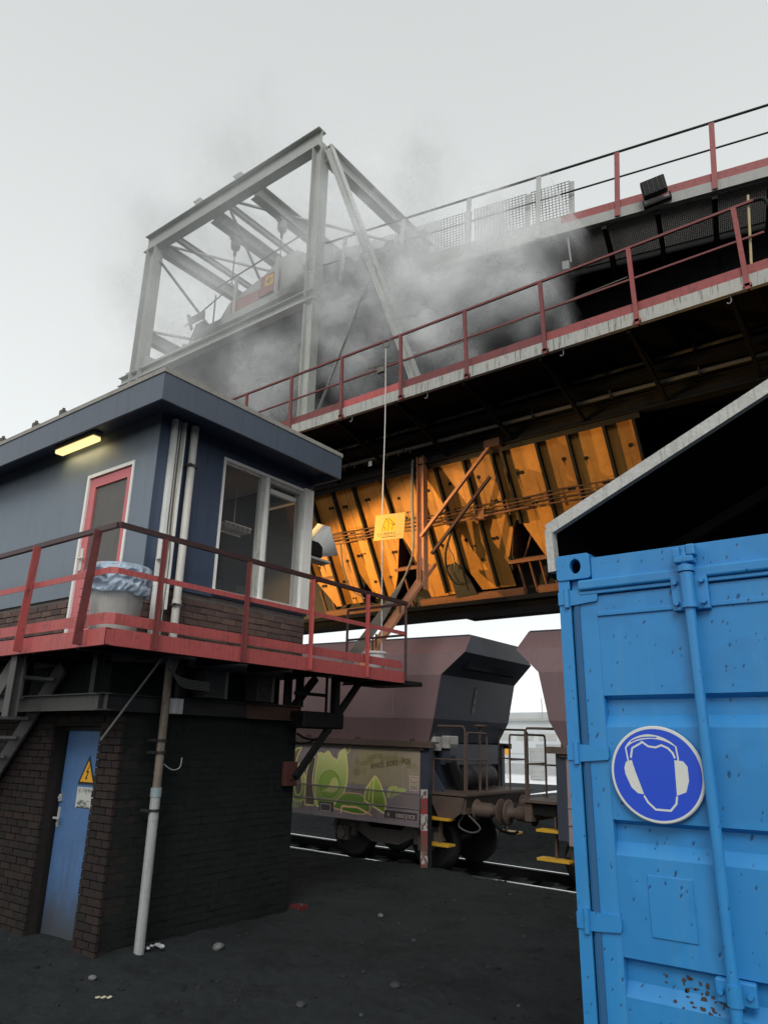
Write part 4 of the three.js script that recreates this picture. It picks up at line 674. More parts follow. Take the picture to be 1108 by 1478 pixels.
// ================================================================ the upper deck, turned a little from the gantry
{
  const t = thing('upper_deck', 'upper walkway of the gantry with thin railings and mesh panels against the sky', 'walkway', [9.12, 10.5, -8.65]);
  t.rotation.y = Math.atan2(0.19517, 0.98077);
  const P = (n, g, m) => mesh(n, g, m, t), z1 = 15;
  P('edge_channel', uBeam(V(0, 0.1, 0), V(0, 0.1, z1), 0.07, 0.19, 0.009), M.paleEdge);
  P('toe_board', [box(0.012, 0.022, 0.2, 0.36, 0, 4.9)], M.greySteel);
  P('toe_board', [box(0.012, 0.022, 0.2, 0.36, 4.9, z1)], M.redMid);
  P('handrail', [cyl(V(-0.02, 1.33, -0.3), V(-0.02, 1.33, z1), 0.022)], M.darkSteel);
  P('mid_rail', [cyl(V(-0.02, 0.8, -0.3), V(-0.02, 0.8, z1), 0.016)], M.darkSteel);
  for (const z of [0.55, 1.85, 3.2, 4.52, 5.88, 7.38, 8.9, 10.4, 12]) P('post', [bar(V(-0.025, 0.02, z - 0.04), V(-0.025, 1.32, z + 0.05), 0.022, 0.085)], z < 5 ? M.greySteel : M.redMid);
  for (const [a, b] of [[0.35, 1.7], [1.75, 3.2], [3.32, 4.32], [4.4, 5.1]]) {
    P('mesh_panel', [...Array.from({ length: Math.floor((b - a) / 0.06) }, (_, i) => box(0.03, 0.035, 0.36, 1.09, a + i * 0.06, a + i * 0.06 + 0.014)), ...Array.from({ length: 13 }, (_, i) => box(0.035, 0.04, 0.38 + i * 0.058, 0.392 + i * 0.058, a, b))], M.girder);
    P('panel_post', [bar(V(0.045, 0.3, b - 0.02), V(0.045, 1.06, b + 0.02), 0.02, 0.1)], M.greySteel);
  }
  // open grating of the floor, seen from below
  P('floor_plate', [box(0.06, 1.3, 0.0, 0.03, 0, 4.78)], M.darkSteel);
  for (const [a, b] of [[4.8, 5.58], [5.61, 6.43], [6.46, 7.3], [7.33, 8.11], [8.14, 9.4], [9.43, 10.7], [10.73, 12]]) {
    const gs = [];
    for (let z = a; z < b; z += 0.03) gs.push(box(0.08, 1.12, -0.012, 0.028, z, z + 0.006));
    for (let x = 0.09; x < 1.13; x += 0.05) gs.push(box(x, x + 0.008, -0.01, 0.026, a, b));
    P('grating', gs, M.girder);
  }
  for (const z of [3.42, 4.78, 5.6, 6.45, 7.32, 8.12, 9.42]) P('bearer', [box(0.06, 1.35, -0.1, 0.0, z - 0.04, z + 0.04), bar(V(0.12, -0.06, z), V(1.35, -0.5, z), 0.05, 0.05)], M.blackSteel);
  P('inner_beam', iBeam(V(1.2, -0.02, 0), V(1.2, -0.02, z1), 0.12, 0.22, 0.014), M.blackSteel);
  P('inner_deck', [box(1.27, 2.6, -0.02, 0.04, 0, z1)], M.soot);
  P('sample_pipe', [cyl(V(0.1, -0.02, 4.98), V(0.12, -0.55, 5.0), 0.018), rbox(0.03, 0.14, -0.72, -0.55, 4.86, 4.98, 0.01)], M.paleEdge);
  const f = thing('floodlight', 'dark floodlight hanging tilted on the upper deck edge, unlit', 'floodlight', [0, 0, 0]);
  const q = new THREE.Group(); t.updateMatrixWorld(true);
  f.position.copy(V(-0.14, 0.12, 6.47).applyMatrix4(t.matrixWorld)); f.rotation.set(0, t.rotation.y, 0); f.rotateX(-0.14); f.rotateZ(0.3);
  mesh('housing', [rbox(-0.08, 0.08, 0.0, 0.27, -0.19, 0.19, 0.02), box(-0.095, -0.08, 0.02, 0.25, -0.16, 0.16)], M.darkSteel, f);
  mesh('fin', Array.from({ length: 5 }, (_, i) => box(-0.105, -0.095, 0.03, 0.24, -0.16 + i * 0.075, -0.15 + i * 0.075)), M.girder, f);
  mesh('bracket', [box(-0.02, 0.1, -0.1, -0.02, -0.22, -0.2), box(-0.02, 0.1, -0.1, -0.02, 0.2, 0.22), box(-0.02, 0.16, -0.12, -0.09, -0.22, 0.22)], M.darkSteel, f);
}
// ================================================================ the pale steel hoist frame
{
  const t = thing('hoist_frame', 'tall pale steel hoist frame of beams and columns rising above the cabin', 'steel frame', [9, 7.4, -8.7]);
  const P = (n, g, m = M.palePost) => { const k = mesh(n, g, m, t); k.position.sub(t.position); };
  const fx = 13, y1 = 14.55, zR = -8.68, zL = -14.5;
  const gal = M.greySteel;
  P('top_beam', iBeam(V(9, y1, zL - 0.35), V(9, y1, zR + 0.02), 0.24, 0.5, 0.02), gal);
  P('top_beam', iBeam(V(fx, y1, zL - 0.3), V(fx, y1, zR + 0.1), 0.22, 0.42, 0.02), gal);
  P('column', iBeam(V(9, 10.55, zR), V(9, 14.32, zR), 0.26, 0.26, 0.018, V(0, 0, 1)), gal);
  P('column', iBeam(V(9, 7.5, zR - 0.02), V(9, 10.38, zR - 0.02), 0.22, 0.24, 0.018, V(0, 0, 1)), M.palePost);
  P('column', iBeam(V(9, 7.0, zL), V(9, 14.32, zL), 0.28, 0.36, 0.018, V(0, 0, 1)), gal);
  P('column', iBeam(V(fx, 10.5, zR), V(fx, 14.32, zR), 0.24, 0.26, 0.018), gal);
  P('column', iBeam(V(fx, 10.5, zL), V(fx, 14.32, zL), 0.24, 0.26, 0.018), gal);
  P('floor_beam', iBeam(V(9, 10.56, -15.2), V(9, 10.56, zR + 0.12), 0.2, 0.24, 0.016), M.palePost);
  P('floor_beam', [box(9.08, 9.12, 10.6, 10.9, -15.2, -12.3)], gal);
  for (const [z, h, w] of [[zL + 0.1, 0.36, 0.2], [-12.3, 0.34, 0.22], [-10.85, 0.4, 0.24]]) P('cross_beam', iBeam(V(9.1, 14.38, z), V(fx, 14.38, z), w, h, 0.018), gal);
  for (const z of [-13.9, -11.86]) P('purlin', iBeam(V(9.1, 14.52, z), V(fx, 14.52, z), 0.1, 0.16, 0.01), gal);
  for (const z of [-12.77, -11.29]) P('stub', [rbox(8.9, 9.1, 14.8, 15.0, z - 0.09, z + 0.09, 0.02), bar(V(9, 14.95, z - 0.1), V(9, 15.05, z - 0.22), 0.12, 0.05)], gal);
  P('cross_beam', iBeam(V(9.0, 14.05, -8.5), V(fx, 14.05, -8.5), 0.24, 0.4, 0.018), gal);
  P('cross_beam', iBeam(V(9.1, 11.72, zL), V(fx, 11.72, zL), 0.2, 0.3, 0.016), gal);
  P('diagonal', iBeam(V(9, 14.15, zR + 0.25), V(9, 7.85, -6.15), 0.16, 0.16, 0.014), M.palePost);
  P('diagonal', lBeam(V(9, 10.3, -7.22), V(9, 7.75, -8.42), 0.06, 0.06, 0.008), M.palePost);
  for (const [a, b] of [[V(9.2, 14.5, -14.35), V(fx, 14.5, -12)], [V(9.2, 14.5, -11.6), V(fx, 14.5, -9.1)], [V(9.25, 14.4, -11.86), V(fx, 10.6, -12.2)], [V(fx, 14.3, -8.9), V(fx, 10.7, -10.4)], [V(9.05, 13.9, -14.3), V(fx, 11.8, -14.5)], [V(9.1, 11.85, -14.4), V(12, 11.9, -12.6)]]) P('tie_rod', [bar(a, b, 0.05, 0.05)], gal);
  P('floor_plate', [box(9.1, 13.0, 10.45, 10.49, -14.6, -8.4)], M.darkSteel);
  P('gable_plate', [rbox(9.3, 10.1, 9.6, 10.2, -13.7, -13.3, 0.05), rbox(9.0, 9.25, 10.75, 11.05, -14.6, -14.2, 0.02)], gal);
}
for (const [z, x, len, label] of [[-12.3, 9.85, 1.15, 'chain hoist hanging from the frame above the red guard, left of the two'], [-10.85, 10.05, 1.0, 'chain hoist hanging from the frame nearer the tall column']]) {
  const t = thing('chain_hoist', label, 'hoist', [x, 14.0, z], 'chain hoists in the steel frame');
  mesh('body', [new THREE.CapsuleGeometry(0.12, 0.14, 4, 12).translate(0, 0.0, 0), rbox(-0.15, 0.15, 0.1, 0.2, -0.08, 0.08, 0.02)], M.greySteel, t);
  mesh('chain', [cyl(V(0, -0.18, 0), V(0, -len, 0), 0.014)], M.girder, t);
  mesh('hook', [new THREE.TorusGeometry(0.05, 0.014, 6, 14, 4.5).translate(0, -len - 0.05, 0), rbox(-0.03, 0.03, -0.34, -0.2, -0.03, 0.03, 0.01)], M.girder, t);
}
{ // the conveyor drive on the frame floor
  const t = thing('conveyor_drive', 'grey conveyor head with a faded red guard and yellow sticker in the steam', 'conveyor', [9.9, 10.5, -11.5]);
  const P = (n, g, m) => { const k = mesh(n, g, m, t); k.position.sub(t.position); return k; };
  const mx = (x) => new THREE.Matrix4().makeBasis(V(0, 0, 1), V(0, 1, 0), V(-1, 0, 0)).setPosition(x, 0, 0);
  P('hood', [plate([[-12.9, 12.0], [-12.5, 12.45], [-11.3, 12.75], [-10.75, 13.02], [-10.2, 13.0], [-9.75, 12.6], [-9.7, 11.7], [-12.9, 11.9]], 0.9, mx(10.9))], M.greySteel);
  P('guard', [box(9.9, 9.96, 12.1, 12.62, -11.3, -10.7)], mat([0.32, 0.1, 0.085], { v: 0.3, ga: 0.5, g: [0.16, 0.13, 0.12], size: 0.8 }));
  P('guard', [box(9.88, 9.94, 11.95, 12.3, -12.3, -11.32)], mat([0.3, 0.12, 0.1], { v: 0.3, ga: 0.6, g: [0.2, 0.18, 0.16], size: 0.8 }));
  for (const z of [-12.15, -10.72]) P('upright', [rbox(9.84, 9.9, 11.75, 12.95, z - 0.05, z + 0.05, 0.01)], M.greySteel);
  P('trough', [box(9.82, 9.86, 11.72, 11.92, -13.1, -9.95), box(9.86, 10.7, 11.72, 11.75, -13.1, -9.95)], M.paleEdge);
  P('drum', [cyl(V(9.9, 11.95, -13.45), V(10.6, 11.95, -13.45), 0.27, 0.27, 20)], M.greySteel);
  P('scraper', [bar(V(9.9, 12.1, -13.8), V(9.9, 12.6, -14.0), 0.06, 0.06), box(9.85, 9.9, 12.25, 12.45, -13.9, -13.3), bar(V(9.9, 11.5, -13.9), V(9.9, 12.2, -13.6), 0.03, 0.03), bar(V(9.9, 11.75, -14.1), V(9.9, 11.55, -13.6), 0.03, 0.03)], M.girder);
  P('leg', [rbox(10.0, 10.1, 10.5, 11.72, -12.7, -12.6, 0.01)], M.greySteel);
  P('leg', [rbox(10.0, 10.1, 10.5, 11.72, -10.4, -10.3, 0.01)], M.greySteel);
  P('motor', [cyl(V(10.0, 11.3, -10.1), V(10.0, 11.3, -9.6), 0.2, 0.2, 16), rbox(9.9, 10.2, 10.9, 11.15, -10.1, -9.6, 0.02)], M.greySteel);
  P('casing', [rbox(9.95, 10.8, 10.55, 12.5, -9.85, -9.0, 0.03)], M.greySteel);
  P('railing', [cyl(V(9.9, 13.0, -12.9), V(9.9, 13.25, -10.1), 0.02), cyl(V(9.9, 12.3, -14.1), V(9.9, 12.75, -12.6), 0.018), cyl(V(9.9, 12.0, -12.95), V(9.9, 12.8, -12.95), 0.018)], M.girder);
  const st = canvasTex(128, 128, (c) => { c.fillStyle = '#d8a800'; c.fillRect(0, 0, 128, 128); c.strokeStyle = '#241a08'; c.lineWidth = 12; c.beginPath(); c.arc(64, 62, 28, 0.3, 5.6); c.stroke(); c.beginPath(); c.moveTo(14, 70); c.lineTo(114, 50); c.stroke(); });
  tag(sheet('sticker', V(9.893, 12.42, -11.0), V(0, 0, 1), V(0, 1, 0), 0.27, 0.27, 0.004, new THREE.MeshStandardMaterial({ map: st, roughness: 0.6 }), M.yellow), 'yellow warning sticker on the faded red conveyor guard', 'sticker');
}

// ================================================================ the track and the hopper wagons
const trackM = new THREE.Matrix4().makeBasis(V(1, 0.0002, -0.0097), V(0, 0.9998, 0.0199), V(0.0097, -0.0199, 0.9998));
const TO = V(11.6474, -0.1, -6.5364);                     // top of the near rail beside the wagon end
const onTrack = (t) => { t.position.copy(TO); t.setRotationFromMatrix(trackM); return t; };
{
  for (const [x, label] of [[0, 'polished steel rail of the track on the side facing the cabin'], [1.435, 'polished steel rail of the track behind the first one']]) {
    const t = onTrack(thing('rail', label, 'rail', [0, 0, 0], 'rails of the loading track'));
    t.updateMatrix(); 
    mesh('rail_head', [rbox(x - 0.036, x + 0.036, -0.03, 0, -34, 24, 0.008)], M.railTop, t);
    mesh('rail_foot', [box(x - 0.01, x + 0.01, -0.14, -0.03, -34, 24), box(x - 0.07, x + 0.07, -0.16, -0.14, -34, 24)], M.blackSteel, t);
  }
  const sl = onTrack(thing('sleeper', 'dark oily sleepers under the loading track', 'sleepers'));
  const s0 = []; for (let z = -16; z < 8; z += 0.62) s0.push(box(-0.55, 1.98, -0.3, -0.165, z, z + 0.24));
  mesh('sleeper_row', s0, M.blackSteel, sl).userData.kind = 'stuff';
}
const CX = 0.72, CZ = 0.42;                                // track centre, where the buffers meet
function wagon(label) {
  const t = onTrack(thing('hopper_wagon', label, 'wagon'));
  t.position.copy(V(CX, 0, CZ).applyMatrix4(trackM).add(TO));
  const L = 12.5, m2 = -L / 2, ends = (z) => [z, -L - z];
  // hopper: one closed shell of flat plates, [height, half width, end]
  const lv = [[1.98, 1.25, -1.4], [2.13, 1.30, -1.2], [2.52, 1.42, -1.03], [3.27, 1.43, -0.88], [3.66, 1.34, -0.45], [4.0, 0.98, -0.52]];
  const quad = (a, b, c, d) => { const g = new THREE.BufferGeometry(); g.setAttribute('position', new THREE.Float32BufferAttribute([...a, ...b, ...c, ...a, ...c, ...d], 3)); g.computeVertexNormals(); g.setAttribute('uv', new THREE.Float32BufferAttribute(new Array(12).fill(0), 2)); return g; };
  const side = [], end = [];
  for (let i = 0; i < lv.length - 1; i++) {
    const [y0, w0, e0] = lv[i], [y1, w1, e1] = lv[i + 1], f0 = -L - e0, f1 = -L - e1;
    side.push(quad([-w0, y0, f0], [-w0, y0, e0], [-w1, y1, e1], [-w1, y1, f1]), quad([w0, y0, e0], [w0, y0, f0], [w1, y1, f1], [w1, y1, e1]));
    end.push(quad([-w0, y0, e0], [w0, y0, e0], [w1, y1, e1], [-w1, y1, e1]), quad([w0, y0, f0], [-w0, y0, f0], [-w1, y1, f1], [w1, y1, f1]));
  }
  mesh('hopper', side, M.wagon, t);
  mesh('end_wall', end.filter((_, i) => i % 2 === 0), M.wagonEnd, t); mesh('end_wall', end.filter((_, i) => i % 2), M.wagonEnd, t);
  mesh('top_rim', [box(-1.0, -0.94, 3.97, 4.01, -L + 0.55, -0.55), box(0.94, 1.0, 3.97, 4.01, -L + 0.55, -0.55), box(-0.94, 0.94, 3.97, 4.01, -0.61, -0.55), box(-0.94, 0.94, 3.97, 4.01, -L + 0.55, -L + 0.61)], M.wagonEnd, t);
  mesh('load', [box(-0.93, 0.93, 3.4, 3.9, -L + 0.6, -0.6)], M.coal, t);
  for (let z = -1.9; z > -L + 1.5; z -= 1.29) mesh('seam', [bar(V(-1.424, 2.53, z), V(-1.434, 3.26, z), 0.006, 0.012)], M.wagonLow, t);
  // ledge with gussets, lower panels
  for (const s of [-1, 1]) {
    mesh('ledge', [box(s * 1.28, s * 1.5, 2.1, 2.13, -L + 1.0, -1.0), box(s * 1.44, s * 1.5, 2.03, 2.1, -L + 1.0, -1.0), bar(V(s * 1.44, 2.0, -L + 1.2), V(s * 1.44, 2.0, -1.2), 0.05, 0.03)], M.brownSteel, t);
    for (let z = -1.45; z > -L + 1.2; z -= 1.22) mesh('gusset', [plate([[0, 0], [0.15, 0.16], [0.15, 0.24], [0, 0.24]], 0.012, new THREE.Matrix4().makeBasis(V(s, 0, 0), V(0, 1, 0), V(0, 0, s)).setPosition(s * 1.36, 1.93, z))], M.brownSteel, t);
    const lower = mesh('side_panel', [quad([s * 1.42, 0.82, s > 0 ? -1.29 : -L + 1.29], [s * 1.42, 0.82, s > 0 ? -L + 1.29 : -1.29], [s * 1.42, 1.99, s > 0 ? -L + 1.29 : -1.29], [s * 1.42, 1.99, s > 0 ? -1.29 : -L + 1.29]), box(s * 1.36, s * 1.405, 0.82, 1.99, -L + 1.29, -1.29), box(s * 1.3, s * 1.43, 0.74, 0.82, -L + 1.29, -1.29)], M.wagonLow, t);
    mesh('panel_fold', [bar(V(s * 1.425, 1.27, -L + 1.29), V(s * 1.425, 1.27, -1.29), 0.025, 0.018), bar(V(s * 1.425, 1.03, -L + 1.29), V(s * 1.425, 1.03, -1.29), 0.03, 0.02)], M.wagonLow, t);
  }
  mesh('underframe', [box(-1.28, 1.28, 0.86, 1.95, -L + 1.35, -1.35), box(-1.2, 1.2, 1.1, 1.25, -L + 0.5, -0.5)], M.blackSteel, t);
  // bogies
  for (const zc of [-2.3, -L + 2.3]) {
    for (const s of [-1, 1]) {
      mesh('bogie_frame', [plate([[-1.25, 0.52], [-1.15, 0.72], [-0.5, 0.72], [-0.35, 0.6], [0.35, 0.6], [0.5, 0.72], [1.15, 0.72], [1.25, 0.52], [0.6, 0.5], [0.3, 0.36], [-0.3, 0.36], [-0.6, 0.5]], 0.05, new THREE.Matrix4().makeBasis(V(0, 0, 1), V(0, 1, 0), V(-1, 0, 0)).setPosition(s * 0.98 + 0.025, 0, zc))], M.bogie, t);
      for (const d of [-0.9, 0.9]) {
        for (const k of [-0.2, 0.2]) mesh('spring', [cyl(V(s * 1.02, 0.42, zc + d + k), V(s * 1.02, 0.66, zc + d + k), 0.06, 0.06, 10)], M.bogie, t);
        mesh('axle_box', [rbox(s * 0.92, s * 1.12, 0.33, 0.58, zc + d - 0.12, zc + d + 0.12, 0.02), cyl(V(s * 1.1, 0.46, zc + d), V(s * 1.16, 0.46, zc + d), 0.09, 0.09, 14)], M.bogie, t);
        mesh('wheel', [new THREE.LatheGeometry([[0.06, -0.04], [0.3, -0.02], [0.38, -0.06], [0.46, -0.06], [0.46, 0.06], [0.49, 0.075], [0.44, 0.08], [0.38, 0.05], [0.3, 0.03], [0.06, 0.05]].map((p) => new THREE.Vector2(...p)), 32).rotateZ(Math.PI / 2 * s).translate(s * 0.72, 0.46, zc + d)], M.darkSteel, t);
      }
    }
    for (const d of [-0.9, 0.9]) mesh('axle', [cyl(V(-0.72, 0.46, zc + d), V(0.72, 0.46, zc + d), 0.08)], M.darkSteel, t);
  }
  // both end platforms
  for (const e of [0, 1]) {
    const q = (gs) => (e ? [gs].flat(5).map((g) => g.rotateY(Math.PI).translate(0, 0, -L)) : gs);
    mesh('end_post', q([box(-1.42, -1.3, 0.8, 2.12, -1.29, -1.12), box(1.3, 1.42, 0.8, 2.12, -1.29, -1.12), box(-1.3, 1.3, 0.9, 1.9, -1.3, -1.24), plate([[-1.29, 1.1], [-0.75, 1.1], [-1.29, 1.9]], 0.02, new THREE.Matrix4().makeBasis(V(0, 0, 1), V(0, 1, 0), V(-1, 0, 0)).setPosition(-1.2, 0, 0)), box(-0.9, 0.9, 1.75, 2.1, -1.25, -1.0)]), M.wagonEnd, t);
    mesh('headstock', q([box(-1.25, 1.25, 1.0, 1.28, -0.62, -0.5), box(-1.3, 1.3, 1.28, 1.32, -1.25, -0.46), bar(V(-0.8, 1.14, -1.3), V(-0.8, 1.14, -0.62), 0.1, 0.2), bar(V(0.8, 1.14, -1.3), V(0.8, 1.14, -0.62), 0.1, 0.2), plate([[-1.2, 1.26], [-0.5, 1.26], [-0.56, 1.02], [-0.7, 0.92], [-1.0, 0.92]], 0.02, new THREE.Matrix4().makeBasis(V(0, 0, 1), V(0, 1, 0), V(-1, 0, 0)).setPosition(-1.26, 0, 0))]), M.brownSteel, t);
    for (const s of [-1, 1]) {
      mesh('buffer', q([new THREE.LatheGeometry([[0.001, 0], [0.2, 0.01], [0.205, 0.035], [0.17, 0.05], [0.085, 0.07], [0.085, 0.2], [0.115, 0.2], [0.125, 0.47], [0.17, 0.48], [0.17, 0.5], [0.001, 0.5]].map((p) => new THREE.Vector2(...p)), 24).rotateX(-Math.PI / 2).translate(s * 0.875, 1.06, 0)]), M.brownSteel, t);
      mesh('railing', q([bent([V(s * 1.22, 1.3, -1.15), V(s * 1.22, 2.4, -1.15), V(s * 1.22, 2.4, -0.52), V(s * 1.22, 1.3, -0.52)], 0.02), bent([V(s * 1.22, 1.85, -1.15), V(s * 1.22, 1.85, -0.52)], 0.014)]), M.brownSteel, t);
      mesh('railing', q([bent([V(s * 1.16, 1.3, -0.52), V(s * 1.16, 2.3, -0.52), V(s * 0.45, 2.3, -0.52), V(s * 0.45, 1.3, -0.52)], 0.018), bent([V(s * 1.16, 1.85, -0.52), V(s * 0.45, 1.85, -0.52)], 0.013)]), M.brownSteel, t);
      for (const y of [0.9, 0.5]) mesh('step', q([rbox(s * 1.15, s * 1.38, y - 0.02, y + 0.02, -1.26, -0.74, 0.006)]), M.yellow, t);
      mesh('step_hanger', q([bar(V(s * 1.2, 0.5, -1.0), V(s * 1.2, 1.1, -1.0), 0.03, 0.08)]), M.brownSteel, t);
    }
    mesh('handwheel_post', q([cyl(V(-0.55, 1.3, -0.6), V(-0.55, 2.42, -0.6), 0.025), cyl(V(-0.55, 2.42, -0.6), V(-0.55, 2.45, -0.6), 0.12, 0.12, 16)]), M.brownSteel, t);
    mesh('brake_box', q([rbox(-0.95, -0.62, 2.02, 2.24, -1.24, -1.0, 0.02), rbox(-1.24, -1.04, 1.98, 2.22, -1.24, -1.1, 0.01)]), M.whiteDirty, t);
    mesh('air_tank', q([new THREE.CapsuleGeometry(0.2, 0.7, 4, 14).rotateZ(Math.PI / 2).translate(0, 1.55, -0.95), cyl(V(-0.4, 1.2, -1.0), V(-0.9, 1.85, -1.0), 0.1)]), M.darkSteel, t);
    mesh('coupling', q([rbox(-0.06, 0.06, 0.98, 1.1, -0.6, -0.12, 0.02), new THREE.TorusGeometry(0.08, 0.025, 6, 14).translate(0, 0.98, -0.08)]), M.blackSteel, t);
    mesh('air_hose', q([tube([V(-0.35, 1.0, -0.55), V(-0.38, 0.75, -0.35), V(-0.36, 0.68, -0.1), V(-0.3, 0.72, 0)], 0.025, 16)]), M.blackSteel, t);
    mesh('shunting_handle', q([tube([V(-1.1, 1.0, -0.6), V(-1.12, 0.8, -0.7), V(-1.12, 0.72, -0.45), V(-1.1, 0.8, -0.3), V(-1.1, 0.98, -0.52)], 0.016, 20)]), M.girder, t);
  }
  t.userData.paintRoom = undefined; delete t.userData.paintRoom;
  return t;
}
const wag = wagon('mauve hopper wagon with green graffiti along its lower side');
const wag2 = copyOf(wag, 'mauve hopper wagon half hidden behind the blue container');
wag2.rotateY(Math.PI); wag2.translateZ(-0.08);
// what is painted on them
{
  const gr = canvasTex(1536, 600, (c, w, h) => {
    // 3.1 m x 1.17 m, from the far end (left) to the wagon end (right)
    c.fillStyle = '#9c8f90'; c.fillRect(0, 0, w, h);
    for (let i = 0; i < 260; i++) { c.fillStyle = `rgba(${rr(80, 190) | 0},${rr(70, 160) | 0},${rr(75, 155) | 0},0.07)`; c.fillRect(rr(0, w), rr(0, h), rr(4, 40), rr(30, 300)); }
    const spray = (x, y, r, col, n) => { for (let i = 0; i < n; i++) { const a = rr(0, 6.28), d = r * Math.sqrt(rnd()); const g = c.createRadialGradient(x + d * Math.cos(a), y + d * Math.sin(a) * 0.5, 0, x + d * Math.cos(a), y + d * Math.sin(a) * 0.5, r * 0.35); g.addColorStop(0, col); g.addColorStop(1, 'rgba(0,0,0,0)'); c.fillStyle = g; c.fillRect(0, 0, w, h); } };
    { const g = c.createLinearGradient(700, 0, 1536, 300); g.addColorStop(0, 'rgba(205,190,110,0)'); g.addColorStop(0.3, 'rgba(205,190,110,0.5)'); g.addColorStop(1, 'rgba(190,170,110,0.3)'); c.fillStyle = g; c.fillRect(0, 0, w, 330); }
    for (let x = 900; x < 1500; x += 45) spray(x, 150 - 60 * Math.sin((x - 850) / 220), 70, 'rgba(215,205,95,0.3)', 5);
    spray(880, 200, 90, 'rgba(210,210,110,0.28)', 10); spray(870, 360, 80, 'rgba(210,217,120,0.3)', 10);
    const P = (pts, fill, stroke, lw) => { c.beginPath(); c.moveTo(pts[0], pts[1]); for (let i = 2; i < pts.length - 2; i += 2) c.quadraticCurveTo(pts[i], pts[i + 1], mix(pts[i], pts[i + 2], 0.55), mix(pts[i + 1], pts[i + 3], 0.55)); c.lineTo(pts[pts.length - 2], pts[pts.length - 1]); if (fill) { c.closePath(); c.fillStyle = fill; c.fill(); } if (stroke) { c.strokeStyle = stroke; c.lineWidth = lw; c.lineJoin = c.lineCap = 'round'; c.stroke(); } };
    const grad = (x0, y0, x1, y1, a, b) => { const g = c.createLinearGradient(x0, y0, x1, y1); g.addColorStop(0, a); g.addColorStop(1, b); return g; };
    const cream = '#fff0a4', pinkish = '#f6c69a';
    P([-20, 120, 60, 90, 130, 30, 150, 40, 180, 20, 120, 120, 100, 260, 120, 420, 90, 520, -20, 520], grad(0, 40, 0, 500, '#9a8a68', '#4e4636'), cream, 14);
    P([150, 190, 60, 330, 70, 420, 90, 520, 170, 545, 240, 520, 250, 420, 250, 300, 170, 190], grad(0, 200, 0, 540, '#eef0a0', '#86a845'), cream, 14);
    P([170, 250, 110, 350, 120, 420, 140, 480, 180, 480, 210, 440, 200, 330], '#76685a', cream, 10);
    P([260, 560, 240, 300, 290, 150, 330, 110, 370, 110, 330, 300, 350, 420, 380, 520, 370, 560], '#6a5f53', cream, 13);
    P([380, 80, 430, 60, 450, 90, 520, 40, 560, 110, 610, 120, 620, 150, 640, 90, 640, 60, 700, 20, 720, 10, 760, 250, 740, 380, 690, 470, 560, 560, 420, 560, 400, 560, 360, 330, 390, 110], grad(0, 40, 0, 560, '#fbf6a8', '#8cb44a'), cream, 15);
    c.strokeStyle = 'rgba(40,66,20,.7)'; c.lineWidth = 6; c.beginPath(); c.arc(545, 350, 120, 0, 6.3); c.stroke(); c.fillStyle = 'rgba(140,180,60,.55)'; c.fill();
    P([430, 430, 540, 400, 560, 300, 620, 280, 660, 330, 650, 410, 560, 430, 500, 420], '#dfe08f', null);
    P([600, 560, 680, 430, 800, 410, 960, 420, 1050, 560, 900, 600, 600, 560], grad(0, 410, 0, 570, '#94b84e', '#5c862a'), pinkish, 10);
    P([960, 470, 960, 380, 1000, 330, 1040, 280, 1070, 240, 1120, 300, 1160, 380, 1200, 470, 1180, 560], grad(0, 260, 0, 560, '#d4e468', '#6a9428'), cream, 15);
    P([1060, 260, 1050, 350, 1050, 480], null, cream, 14); P([1020, 330, 1010, 400, 1005, 460], null, cream, 10);
    P([1200, 420, 1200, 340, 1260, 320, 1300, 320, 1330, 340, 1260, 350, 1235, 430], '#c9d27f', null); P([1250, 430, 1270, 350, 1330, 330, 1380, 330, 1420, 345, 1340, 390, 1290, 400], '#bfcb7a', null);
    P([330, 70, 345, 30, 360, -10], null, '#d6d97c', 20); P([300, 30, 350, 20, 380, 60], null, '#d6d97c', 12); P([745, 60, 760, 40, 775, 0], null, '#d6d97c', 16);
    for (let i = 0; i < 6; i++) P([40 + i * 32, 600, 40 + i * 32, 545, 66 + i * 34, 520], null, '#c4d28a', 13);
    P([700, 600, 690, 530, 770, 540, 880, 530, 960, 560, 1000, 570, 1040, 590], null, pinkish, 18);
    c.fillStyle = 'rgba(60,54,58,.45)'; c.fillRect(0, 370, w, 8); c.fillRect(0, 500, w, 8); c.fillStyle = 'rgba(70,62,60,.2)'; c.fillRect(0, 378, w, 124);
    c.fillStyle = '#4d4648'; c.fillRect(430, 515, 180, 85); c.strokeStyle = '#c9c2ba'; c.lineWidth = 6; c.strokeRect(452, 535, 120, 60);
    c.save(); c.translate(1010, 190); c.rotate(-0.16); c.fillStyle = 'rgba(70,62,34,.85)'; c.font = 'bold 66px sans-serif'; c.transform(1, 0, -0.25, 1, 0, 0); c.fillText('WHEEL BORG · POX', 0, 0, 440); c.restore();
    c.fillStyle = '#4d4649'; c.fillRect(1180, 530, 340, 62); c.fillStyle = '#d8c4bc'; c.font = 'bold 46px sans-serif'; c.fillText('H', 1206, 582); c.fillText('BB0CE1CX', 1300, 582, 200);
    c.strokeStyle = '#dcc4b4'; c.lineWidth = 6; c.strokeRect(1440, 225, 84, 118); c.fillStyle = '#dcc4b4'; c.font = 'bold 40px sans-serif'; c.fillText('103', 1448, 268, 70); c.font = 'bold 32px sans-serif'; c.fillText('11 F', 1448, 308, 70);
    spray(250, 560, 160, 'rgba(60,40,30,0.12)', 12); spray(1200, 570, 200, 'rgba(60,40,30,0.10)', 12);
  });
  const ux = V(0, 0, 1), uy = V(0, 1, 0);
  const g = sheet('graffiti', V(-1.427, 1.405, -1.30 - 1.56), ux, uy, 3.12, 1.16, 0.004, new THREE.MeshStandardMaterial({ map: gr, roughness: 0.5 }), M.wagonLow, wag);
